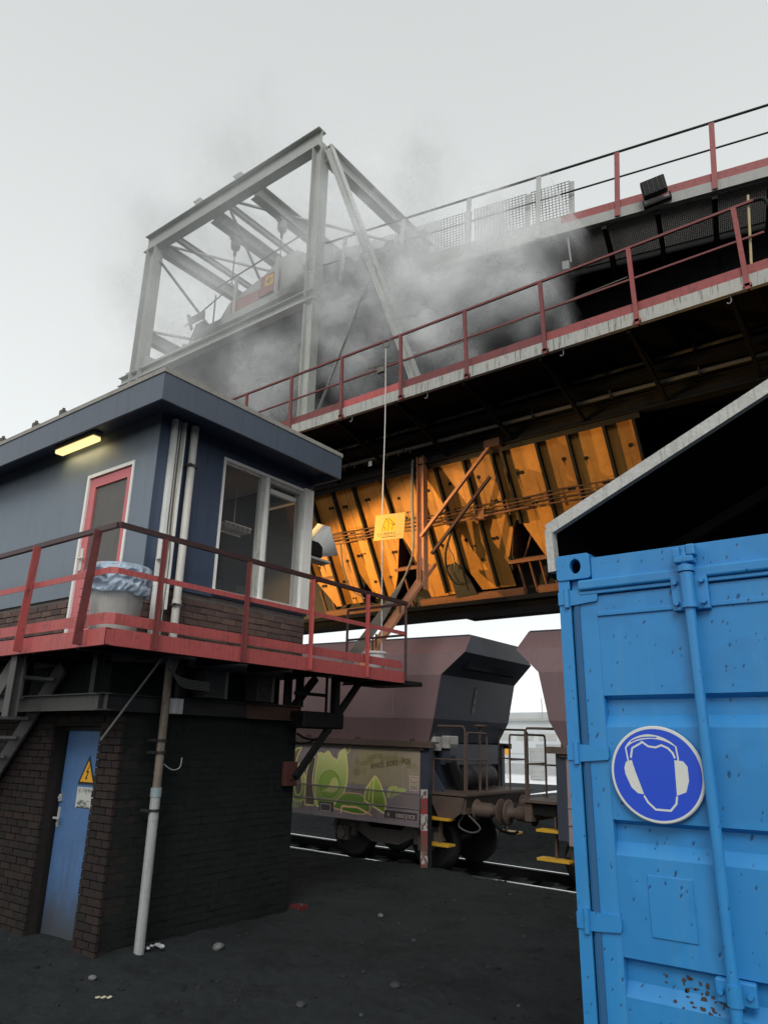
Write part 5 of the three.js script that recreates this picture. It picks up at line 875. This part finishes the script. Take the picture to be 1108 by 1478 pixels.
  g.userData.label = 'green and cream graffiti with outlined letters';
  const aao = canvasTex(64, 256, (c) => { c.fillStyle = '#4a4d5a'; c.fillRect(0, 0, 64, 256); c.fillStyle = '#b09a3a'; c.font = '62px sans-serif'; c.textAlign = 'center'; ['A', 'A', 'O'].forEach((k, i) => c.fillText(k, 32, 66 + i * 84)); });
  const e0 = V(0.0, 2.9, -0.877), n = V(0, -0.17 / 0.75, 1).normalize();
  sheet('lettering', V(-0.1, 2.88, -0.951), V(1, 0, 0), V(0, 1, 0.2).normalize(), 0.14, 0.5, 0.004, new THREE.MeshStandardMaterial({ map: aao, roughness: 0.6 }), M.wagonEnd, wag);
  const tx = canvasTex(192, 256, (c) => { c.fillStyle = '#958b95'; c.fillRect(0, 0, 192, 256); c.fillStyle = '#d9cfc6'; c.font = 'bold 54px sans-serif'; c.fillText('Fa', 14, 60); c.fillText('56', 14, 130); c.beginPath(); c.ellipse(50, 180, 30, 26, 0, 0, 7); c.fill(); });
  sheet('lettering', V(1.427, 1.42, -1.6), V(0, 0, -1), uy, 0.36, 0.46, 0.004, new THREE.MeshStandardMaterial({ map: tx, roughness: 0.6 }), M.wagonLow, wag2);
  mesh('paint_patch', [plate([[-0.06, 0], [0.07, -0.08], [0.1, 0.12], [0.0, 0.2], [-0.05, 0.12]], 0.004, new THREE.Matrix4().makeBasis(V(0, 0, -1), V(0, 1, 0), V(1, 0, 0)).setPosition(1.428, 2.75, -1.75))], plain([0.75, 0.66, 0.5], 0.6), wag2);
}
{ // marker post beside the track
  const t = thing('marker_post', 'flaking red and white marker post standing by the rails', 'post', [10.58, 0.05, -7.05]);
  const tex = dataTex(64, 512, (u, v, i, j) => {
    const b = fbm(u * 0.7, v * 2, 6, 12, 511, 4), band = ((v * 5.2 + 0.35) % 2) < 1, flake = b + 0.25 * (1 - v) > 0.62;
    if (flake) return [0.16, 0.085, 0.06]; return band ? [0.36, 0.035, 0.04] : [0.5, 0.48, 0.46];
  }, true);
  const g = prep(new THREE.BoxGeometry(0.11, 1.28, 0.04).translate(0, 0.6, 0));
  const k = mesh('board', g, new THREE.MeshStandardMaterial({ map: tex, roughness: 0.8 }), t, true); k.rotation.y = -0.75;
  const b = mesh('backing_post', [box(0.06, 0.13, -0.1, 1.16, -0.05, 0.0)], M.blackSteel, t); b.rotation.y = -0.75;
}

// ================================================================ the blue container and the shelter over it
{
  const t = thing('shipping_container', 'weathered bright blue shipping container with a vertical locking rod', 'container', [3.2, 0, -0.14]);
  const X = 3.2, P = (n, g, m, par) => { const k = mesh(n, g, m, par ?? t); if (!par) k.position.sub(t.position); return k; };
  // chipped blue paint: one map for the door, one for the rest
  const rustAt = (u, v) => 0;
  const N = 1024, TW = 2.4;
  const chips = []; for (let i = 0; i < 760; i++) chips.push([rnd() * N, rnd() * N, rr(1.1, 2.7) * (rnd() < 0.06 ? 1.8 : 1), rr(0.35, 0.8), rr(0.9, 1.5)]);
  const cover = new Float32Array(N * N);
  for (const [cx, cy, r, el, an] of chips) for (let y = -9; y <= 9; y++) for (let x = -9; x <= 9; x++) {
    const a = x * Math.cos(an) + y * Math.sin(an), b = -x * Math.sin(an) + y * Math.cos(an), d = Math.hypot(a / 1.5, b / el) / r, k = ((cy + y + N) & (N - 1)) * N + ((cx + x + N) & (N - 1));
    cover[k] = Math.max(cover[k], sm(1.1, 0.75, d));
  }
  const tex = dataTex(N, N, (u, v, i, j) => {
    const a = F(FA, u, v), b = F(FB, u, v), f = F(FC, u, v), s = F(FS, u, v), tone = 1 + 0.14 * (a - 0.5) + 0.14 * (b - 0.5) + 0.05 * (f - 0.5);
    const fade = 0.16 * sm(0.5, 0.72, s), c = cover[j * N + i] * 0.75, gr = 0.16 * sm(0.52, 0.66, b);
    return [mix(mix(0.028 * tone, 0.09, fade), 0.010, Math.max(c, gr)), mix(mix(0.235 * tone, 0.29, fade), 0.028, Math.max(c, gr * 0.8)), mix(mix(0.55 * tone, 0.5, fade), 0.055, Math.max(c, gr * 0.7))];
  }, true);
  tex.repeat.set(1 / TW, 1 / TW);
  const bump = dataTex(512, 512, (u, v, i, j) => 0.6 * F(FB, u, v) + 0.4 * F(FA, u, v) - 0.5 * cover[(j * 2) * N + i * 2]); bump.repeat.set(1 / TW, 1 / TW);
  const blue = new THREE.MeshStandardMaterial({ map: tex, roughness: 0.42, bumpMap: bump, bumpScale: 0.004 });
  const z0 = -1.36, z1 = 1.08, H = 2.87;
  // frame
  P('corner_post', [box(X, X + 0.012, 0.16, H - 0.115, z0, z0 + 0.055), box(X + 0.012, X + 0.15, 0.16, H - 0.115, z0, z0 + 0.01), box(X + 0.025, X + 0.035, 0.16, H - 0.115, z0 + 0.055, z0 + 0.125)], blue);
  P('corner_post', [box(X, X + 0.15, 0.16, H - 0.115, z1 - 0.07, z1)], blue);
  P('header', [box(X + 0.006, X + 0.08, H - 0.125, H - 0.02, z0 + 0.165, z1 - 0.165), rbox(X - 0.02, X + 0.05, H - 0.175, H - 0.125, z0 + 0.1, z1 - 0.1, 0.012), rbox(X - 0.005, X + 0.05, H - 0.195, H - 0.175, z0 + 0.1, z1 - 0.1, 0.006)], blue);
  P('sill', [box(X, X + 0.1, 0.03, 0.17, z0 + 0.16, z1 - 0.16)], blue);
  const hole = (x, y, rx, ry) => { const p = new THREE.Path(); p.absellipse(x, y, rx, ry, 0, Math.PI * 2); return p; };
  const cast = (zc, y) => { const s = new THREE.Shape(); const a = 0.08, b = 0.058, r = 0.014; s.moveTo(-a + r, -b); s.lineTo(a - r, -b); s.quadraticCurveTo(a, -b, a, -b + r); s.lineTo(a, b - r); s.quadraticCurveTo(a, b, a - r, b); s.lineTo(-a + r, b); s.quadraticCurveTo(-a, b, -a, b - r); s.lineTo(-a, -b + r); s.quadraticCurveTo(-a, -b, -a + r, -b); s.holes.push(hole(0.012, 0.002, 0.03, 0.038)); return [new THREE.ExtrudeGeometry(s, { depth: 0.03, bevelEnabled: true, bevelSize: 0.003, bevelThickness: 0.003, bevelSegments: 2 }).applyMatrix4(new THREE.Matrix4().makeBasis(V(0, 0, 1), V(0, 1, 0), V(-1, 0, 0)).setPosition(X + 0.025, y, zc)), box(X + 0.15, X + 0.165, y - 0.055, y + 0.055, zc - 0.08, zc + 0.08), box(X + 0.02, X + 0.16, y + 0.045, y + 0.058, zc - 0.08, zc + 0.08), box(X + 0.02, X + 0.16, y - 0.058, y - 0.045, zc - 0.08, zc + 0.08), box(X + 0.02, X + 0.16, y - 0.045, y + 0.045, zc - 0.08, zc - 0.068), box(X + 0.02, X + 0.16, y - 0.045, y + 0.045, zc + 0.068, zc + 0.08)]; };
  for (const [zc, y] of [[z0 + 0.079, H - 0.056], [z1 - 0.079, H - 0.056], [z0 + 0.079, 0.06], [z1 - 0.079, 0.06]]) P('corner_casting', cast(zc, y), blue);
  // side walls of trapezoid corrugation, roof, floor
  const wave = (x0, x1, z, s) => { const pts = []; for (let x = x0; x < x1 - 0.27; x += 0.278) pts.push([x, 0], [x + 0.07, 0], [x + 0.14, 0.036], [x + 0.21, 0.036]); pts.push([x1, 0]); const back = pts.map(([a, b]) => [a, b + 0.004]).reverse(); return plate([...pts, ...back], 2.5, new THREE.Matrix4().makeBasis(V(1, 0, 0), V(0, 0, s), V(0, -s, 0)).setPosition(0, s > 0 ? 2.68 : 0.18, z)); };
  P('side_wall', [wave(X + 0.15, X + 5.9, z0 + 0.012, 1), box(X + 0.15, X + 5.9, 2.68, H - 0.04, z0, z0 + 0.06), box(X + 0.15, X + 5.9, 0.03, 0.18, z0, z0 + 0.06)], blue);
  P('side_wall', [wave(X + 0.15, X + 5.9, z1 - 0.012, -1), box(X + 0.15, X + 5.9, 2.68, H - 0.04, z1 - 0.06, z1), box(X + 0.15, X + 5.9, 0.03, 0.18, z1 - 0.06, z1)], blue);
  P('roof_panel', [box(X + 5.9, X + 6.05, 0, H, z0, z1), box(X + 0.1, X + 5.9, 0.12, 0.16, z0 + 0.06, z1 - 0.06)], blue);
  P('roof_sheet', [box(X + 0.09, X + 6.0, H - 0.06, H - 0.03, z0 + 0.06, z1 - 0.06)], M.soot);
  // door leaves with four pressed recesses each
  const leaf = (a, b, label) => {
    const d = mesh('door', [box(X + 0.012, X + 0.05, 0.19, H - 0.2, a, a + 0.085), box(X + 0.012, X + 0.05, 0.19, H - 0.2, b - 0.085, b), box(X + 0.012, X + 0.05, 2.59, H - 0.2, a + 0.085, b - 0.085), rbox(X + 0.004, X + 0.03, 2.572, 2.592, a + 0.085, b - 0.06, 0.004)], blue, t);
    d.position.sub(t.position); d.userData.label = label;
    const front = X + 0.014, back = X + 0.052, pts = [[front, 2.575]];
    for (const [yt, yb] of [[2.22, 2.085], [1.712, 1.575], [1.203, 1.065], [0.695, 0.555]]) pts.push([front, yt], [back, yt - 0.018], [back, yb + 0.05], [front, yb]);
    pts.push([front, 0.2]);
    const shape = [...pts, ...pts.map(([p, q]) => [p + 0.006, q]).reverse()];
    const m = new THREE.Matrix4().makeBasis(V(1, 0, 0), V(0, 1, 0), V(0, 0, 1)).setPosition(0, 0, a + 0.085);
    const k = mesh('pressed_panel', [plate(shape, b - a - 0.17, m)], blue, d); k.position.sub(t.position).sub(d.position);
    k.position.set(0, 0, 0);
    return d;
  };
  const dl = leaf(z0 + 0.092, -0.15, 'blue door leaf with a round sign'), dr = leaf(-0.13, z1 - 0.075, 'blue door leaf farther right');
  const D = (n, g, m = blue) => { const k = mesh(n, g, m, dl); return k; };
  D('gasket', [box(X + 0.006, X + 0.03, 0.19, H - 0.2, z0 + 0.07, z0 + 0.094)], plain([0.02, 0.1, 0.24], 0.6));
  for (const y of [2.668, 1.975, 1.315, 0.6]) D('hinge', [plate([[0.0, -0.036], [0.035, -0.034], [0.135, -0.025], [0.14, -0.012], [0.14, 0.018], [0.135, 0.03], [0.035, 0.036], [0.0, 0.036]], 0.012, new THREE.Matrix4().makeBasis(V(0, 0, 1), V(0, 1, 0), V(-1, 0, 0)).setPosition(X + 0.01, y, z0 + 0.045)), cyl(V(X - 0.006, y - 0.045, z0 + 0.04), V(X - 0.006, y + 0.045, z0 + 0.04), 0.013), plate([[0, -0.03], [0.045, -0.03], [0.045, 0.03], [0, 0.03]], 0.01, new THREE.Matrix4().makeBasis(V(0, 0, 1), V(0, 1, 0), V(-1, 0, 0)).setPosition(X + 0.002, y, z0 - 0.002))]);
  D('repair_plate', [rbox(X + 0.008, X + 0.02, 1.29, 1.515, -1.06, -0.885, 0.004)]);
  // locking rod
  const rz = -0.765, rx = X - 0.042;
  D('locking_rod', [cyl(V(rx, 0.12, rz), V(rx, 2.8, rz), 0.0215, 0.0215, 16)]);
  D('rod_guide', [cyl(V(rx, 2.57, rz), V(rx, 2.715, rz), 0.029, 0.029, 14), rbox(X - 0.02, X + 0.014, 2.56, 2.71, rz - 0.075, rz + 0.075, 0.006), ...[[2.59, -0.055], [2.68, -0.055], [2.59, 0.055], [2.68, 0.055]].map(([y, d]) => cyl(V(X - 0.02, y, rz + d), V(X - 0.04, y, rz + d), 0.013, 0.01, 8)), cyl(V(rx, 2.565, rz), V(rx, 2.585, rz), 0.034), cyl(V(rx, 2.72, rz), V(rx, 2.745, rz), 0.036)]);
  D('cam_lock', [rbox(rx - 0.025, rx + 0.03, 2.78, 2.825, rz - 0.045, rz - 0.012, 0.008), rbox(rx - 0.025, rx + 0.03, 2.785, 2.835, rz + 0.012, rz + 0.05, 0.008), rbox(rx - 0.03, rx + 0.035, 2.755, 2.785, rz - 0.04, rz + 0.04, 0.008), cyl(V(rx, 2.76, rz), V(rx, 2.83, rz), 0.018)]);
  D('rod_guide', [rbox(X - 0.02, X + 0.014, 1.12, 1.2, rz - 0.07, rz + 0.07, 0.008), cyl(V(rx, 1.125, rz), V(rx, 1.195, rz), 0.028, 0.028, 14), cyl(V(X - 0.02, 1.16, rz - 0.05), V(X - 0.036, 1.16, rz - 0.05), 0.012, 0.01, 8), cyl(V(X - 0.02, 1.16, rz + 0.05), V(X - 0.036, 1.16, rz + 0.05), 0.012, 0.01, 8)]);
  // rust blisters in the third recess
  const ru = []; for (let i = 0; i < 46; i++) { const z = -0.9 + rr(-0.17, 0.17) * (0.3 + rnd() * 0.7), y = 1.115 + rr(-0.05, 0.05), r = rr(0.002, 0.011); ru.push(new THREE.CylinderGeometry(r, r * 1.1, 0.0025, 9).scale(rr(0.6, 1.5), 1, rr(0.5, 1)).rotateY(rr(0, 6)).rotateZ(Math.PI / 2).translate(y > 1.115 ? X + 0.0505 : X + 0.0505 - (1.115 - y) * 0.76, y, z)); }
  D('rust_patch', ru, mat([0.07, 0.045, 0.035], { v: 0.6, ga: 0.5, g: [0.03, 0.03, 0.04], size: 0.2 })).userData.kind = 'stuff';
  for (const c of dl.children) if (c.name !== 'pressed_panel') c.position.sub(t.position).sub(dl.position).add(V(0, 0, 0));
  for (const c of dl.children) if (c.name !== 'pressed_panel') c.position.set(0, 0, 0);
  // the blue ear-protection disc
  const st = canvasTex(512, 512, (c, w) => {
    c.fillStyle = '#d2d3cf'; c.fillRect(0, 0, w, w); c.fillStyle = '#1f49c6'; c.beginPath(); c.arc(256, 256, 244, 0, 7); c.fill();
    const W = '#d3d4cc', q = (x, y) => [(x - 528) * 0.578 + 256, (y - 588) * 0.578 + 256];
    const path = (pts, fill, lw) => { c.beginPath(); pts.forEach((p, i) => { const [x, y] = q(...p); i ? c.lineTo(x, y) : c.moveTo(x, y); }); if (fill) { c.closePath(); c.fillStyle = W; c.fill(); } else { c.strokeStyle = W; c.lineWidth = lw; c.lineJoin = c.lineCap = 'round'; c.stroke(); } };
    // the photograph's outline, straightened on the disc
    c.beginPath(); c.moveTo(...q(238, 345)); c.quadraticCurveTo(...q(300, 232), ...q(470, 215)); c.quadraticCurveTo(...q(640, 222), ...q(740, 330)); c.lineTo(...q(715, 322)); c.quadraticCurveTo(...q(630, 262), ...q(500, 258)); c.quadraticCurveTo(...q(330, 268), ...q(255, 345)); c.closePath(); c.fillStyle = W; c.fill();
    c.strokeStyle = '#1f49c6'; c.lineWidth = 7; c.beginPath(); c.moveTo(...q(300, 290)); c.quadraticCurveTo(...q(400, 232), ...q(560, 246)); c.stroke();
    path([[244, 345], [256, 445], [262, 480]], 0, 9); path([[735, 330], [746, 440], [742, 470]], 0, 9);
    path([[290, 435], [310, 350], [400, 300], [412, 288], [470, 330], [540, 340], [600, 318], [660, 345], [700, 390], [714, 430]], 0, 11);
    path([[236, 480], [296, 462], [320, 560], [390, 780], [330, 772], [272, 722], [222, 600], [214, 540]], 1); path([[708, 455], [790, 462], [826, 510], [826, 640], [790, 742], [720, 770], [700, 778], [704, 620]], 1);
    path([[392, 798], [420, 850], [490, 912], [630, 914], [688, 850], [700, 790]], 0, 11);
    for (let i = 0; i < 70; i++) { c.fillStyle = `rgba(60,60,64,${rr(0.15, 0.6)})`; c.beginPath(); c.ellipse(rr(30, 480), rr(20, 490), rr(1, 4), rr(1, 2.4), rr(0, 3), 0, 7); c.fill(); }
  });
  const s = thing('safety_sign', 'round blue sign with a white head in ear defenders on the container', 'sign', [X - 0.012, 1.9, -0.975]);
  s.rotation.y = -Math.PI / 2;
  const dg = new THREE.CircleGeometry(0.186, 64).translate(0, 0, 0.006);
  mesh('disc', dg, new THREE.MeshStandardMaterial({ map: st, roughness: 0.4 }), s, true);
  mesh('rim', [new THREE.TorusGeometry(0.186, 0.004, 8, 64).scale(1, 1, 0.7), new THREE.CylinderGeometry(0.186, 0.186, 0.008, 64).rotateX(Math.PI / 2)], M.pipeGrey, s);
}
{
  const t = thing('container_shelter', 'black gabled shelter roof with a white edge above the blue container', 'shelter', [3.45, 2.85, -1.5]);
  const P = (n, g, m) => { const k = mesh(n, g, m, t); k.position.sub(t.position); };
  const x0 = 3.46, x1 = 9.2, ze = -1.5, ye = 3.12, zr = 1.7, yr = ye + 3.2 * 0.455, z2 = 4.9;
  const edge = mat([0.5, 0.49, 0.46], { v: 0.3, ga: 0.3, gs: 0.5, g: [0.2, 0.19, 0.17], size: 0.5, bump: 0.004 });
  P('edge_trim', [bar(V(x0 - 0.02, 2.86, ze + 0.02), V(x0 - 0.02, ye - 0.03, ze + 0.01), 0.04, 0.06, V(1, 0, 0)), bar(V(x0 - 0.02, ye - 0.03, ze), V(x0 - 0.02, yr - 0.03, zr), 0.06, 0.04, V(1, 0, 0)), bar(V(x0 - 0.02, yr - 0.03, zr), V(x0 - 0.02, ye - 0.03, z2), 0.075, 0.04, V(1, 0, 0))], edge);
  const slope = (za, ya, zb, yb) => plate([[za, ya], [zb, yb], [zb, yb + 0.02], [za, ya + 0.02]], x1 - x0, new THREE.Matrix4().makeBasis(V(0, 0, 1), V(0, 1, 0), V(-1, 0, 0)).setPosition(x1, 0, 0));
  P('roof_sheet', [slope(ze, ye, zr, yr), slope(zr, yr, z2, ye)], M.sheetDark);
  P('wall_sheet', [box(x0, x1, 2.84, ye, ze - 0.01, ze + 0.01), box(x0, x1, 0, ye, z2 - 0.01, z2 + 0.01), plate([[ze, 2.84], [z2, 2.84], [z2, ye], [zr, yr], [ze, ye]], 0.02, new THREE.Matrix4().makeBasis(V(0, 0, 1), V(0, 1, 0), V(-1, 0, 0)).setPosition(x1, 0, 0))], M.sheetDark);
  for (const x of [4.6, 6.0, 7.4]) P('rafter', [bar(V(x, ye - 0.05, ze + 0.03), V(x, yr - 0.05, zr), 0.06, 0.06), bar(V(x, yr - 0.05, zr), V(x, ye - 0.05, z2), 0.06, 0.06)], M.blackSteel);
}
// ================================================================ far side of the yard
{
  const t = thing('warehouse', 'long pale warehouse on the far side of the bright yard', 'building', [74, 0, -36]);
  const P = (n, g, m) => { const k = mesh(n, g, m, t); k.position.sub(t.position); };
  const pale = mat([0.5, 0.52, 0.53], { v: 0.12, ga: 0.2, gs: 0.2, g: [0.38, 0.4, 0.42], size: 8 });
  P('wall', [box(74, 90, 0, 4.6, -60, 10), box(76, 88, 4.6, 5.6, -50, -25)], pale);
  P('roof', [box(73.6, 90.4, 4.6, 4.85, -60.4, 10.4)], M.paleEdge);
  for (let z = -58; z < 8; z += 2.6) P('window', [box(73.95, 74, 2.6, 3.3, z, z + 1.9)], M.greySteel);
  for (let z = -56; z < 8; z += 7) P('roller_door', [box(73.94, 74, 0, 2.2, z, z + 3)], M.zinc);
  P('mast', [cyl(V(75, 4.8, -34.6), V(75, 7.0, -34.6), 0.06)], M.greySteel);
  const f = thing('yard_fence', 'grey railing fence crossing the bright yard behind the wagons', 'fence', [52, 0, -25]);
  for (let z = -45; z < 0; z += 2) mesh('post', [box(-0.05, 0.05, 0, 1.5, z + 25, z + 25.1)], M.greySteel, f);
  mesh('rail', [box(-0.03, 0.03, 1.4, 1.48, -20, 25), box(-0.03, 0.03, 0.9, 0.96, -20, 25), box(-0.1, 0.1, 0, 0.75, -20, 25)], M.zinc, f);
  const c = thing('grey_tank', 'upright grey ribbed tank on the bright yard beyond the wagon railings', 'tank', [45, 0, -21.2]);
  mesh('shell', [cyl(V(0, 0, 0), V(0, 1.9, 0), 0.55, 0.55, 20)], M.zinc, c);
  for (let i = 0; i < 6; i++) mesh('hoop', [cyl(V(0, 0.2 + i * 0.3, 0), V(0, 0.26 + i * 0.3, 0), 0.58, 0.58, 20)], M.greySteel, c);
  const b = thing('yard_sign', 'small orange sign on a post on the bright yard', 'sign', [44, 0, -22.9]);
  mesh('board', [rbox(-0.02, 0.02, 1.45, 2.0, -0.25, 0.25, 0.01)], plain([0.7, 0.32, 0.03], 0.6), b);
  mesh('post', [cyl(V(0, 0, 0), V(0, 1.5, 0), 0.03)], M.greySteel, b);
}
// ================================================================ steam drifting round the gantry
{
  const N = 256, px = new Uint8Array(N * N * 4);
  const tex = (s) => { const d = new Uint8Array(N * N * 4); for (let j = 0; j < N; j++) for (let i = 0; i < N; i++) { const u = i / N * 2 - 1, v = j / N * 2 - 1, w = 0.35 * (fbm(i / N, j / N, 4, 4, s, 5) - 0.5), r = Math.hypot(u, v) + w * 1.4; const n = fbm(i / N, j / N, 6, 6, s + 40, 5); const a = sm(0.95, 0.0, r) * (0.5 + 0.6 * sm(0.2, 0.8, n)) * sm(1, 0.8, Math.max(Math.abs(u), Math.abs(v))); const k = (j * N + i) * 4; d[k] = d[k + 1] = d[k + 2] = Math.min(255, 255 * a); d[k + 3] = 255; } const t = new THREE.DataTexture(d, N, N, THREE.RGBAFormat); t.magFilter = THREE.LinearFilter; t.needsUpdate = true; return t; };
  const sheetGeo = (s) => { const g = new THREE.PlaneGeometry(1, 1, 8, 8), p = g.attributes.position; for (let i = 0; i < p.count; i++) p.setZ(i, 0.45 * (fbm(p.getX(i) * 0.5 + 0.5, p.getY(i) * 0.5 + 0.5, 3, 3, s, 2) - 0.5)); g.computeVertexNormals(); return g; };
  const steam = thing('steam_cloud', 'white steam drifting from the gantry between the two walkways and the frame', 'steam'); steam.userData.kind = 'stuff';
  const A = V(-0.76, -0.25, 0.57).normalize();
  const group = (n, opacity, s, place) => {
    const m = new THREE.MeshPhysicalMaterial({ color: new THREE.Color().setRGB(0.95, 0.96, 0.96), roughness: 1, specularIntensity: 0, transmission: 0.06, thickness: 0, transparent: true, opacity, alphaMap: tex(s), side: THREE.DoubleSide, depthWrite: false });
    const im = new THREE.InstancedMesh(sheetGeo(s), m, n), mm = new THREE.Matrix4(), q = new THREE.Quaternion(), e = new THREE.Vector3();
    for (let i = 0; i < n; i++) {
      const [x, y, z, size] = place(i);
      e.set(rr(-1, 1), rr(-0.7, 0.7), rr(-1, 1)).multiplyScalar(0.65).add(A).normalize();
      q.setFromUnitVectors(V(0, 0, 1), e).multiply(new THREE.Quaternion().setFromAxisAngle(V(0, 0, 1), rr(0, 6.28)));
      mm.compose(V(x, y, z), q, V(size * rr(0.8, 1.4), size * rr(0.7, 1.1), size)); im.setMatrixAt(i, mm);
    }
    im.name = 'steam'; im.castShadow = false; im.receiveShadow = true; steam.add(im);
  };
  group(36, 0.46, 701, () => { const z = rr(-10.8, -2.9), s = rr(2.0, 3.3); return [rr(9.0, 10.2), 7.6 + s * 0.55 + rr(0, 1.4), z, s]; });
  group(16, 0.46, 731, () => { const s = rr(1.8, 3.0); return [rr(8.85, 9.6), 7.6 + s * 0.55 + rr(0, 1.5), rr(-8.5, -4.2), s]; });
  group(20, 0.32, 761, () => { const z = rr(-14, -5.5); return [rr(8.4, 10.3), rr(9.6, 12.0), z, rr(2.2, 4)]; });
  group(10, 0.4, 811, () => [rr(8.8, 10.2), rr(8.3, 10.2), rr(-13.2, -9.6), rr(1.9, 2.9)]);
  group(8, 0.15, 821, () => [rr(7.9, 8.8), rr(10.2, 12.8), rr(-14, -7), rr(3.6, 5)]);
  group(16, 0.2, 791, () => { const z = rr(-14, -5); return [rr(8.2, 12), rr(12.0, 14.8), z, rr(3, 5)]; });
}
renderer.render(scene, camera);
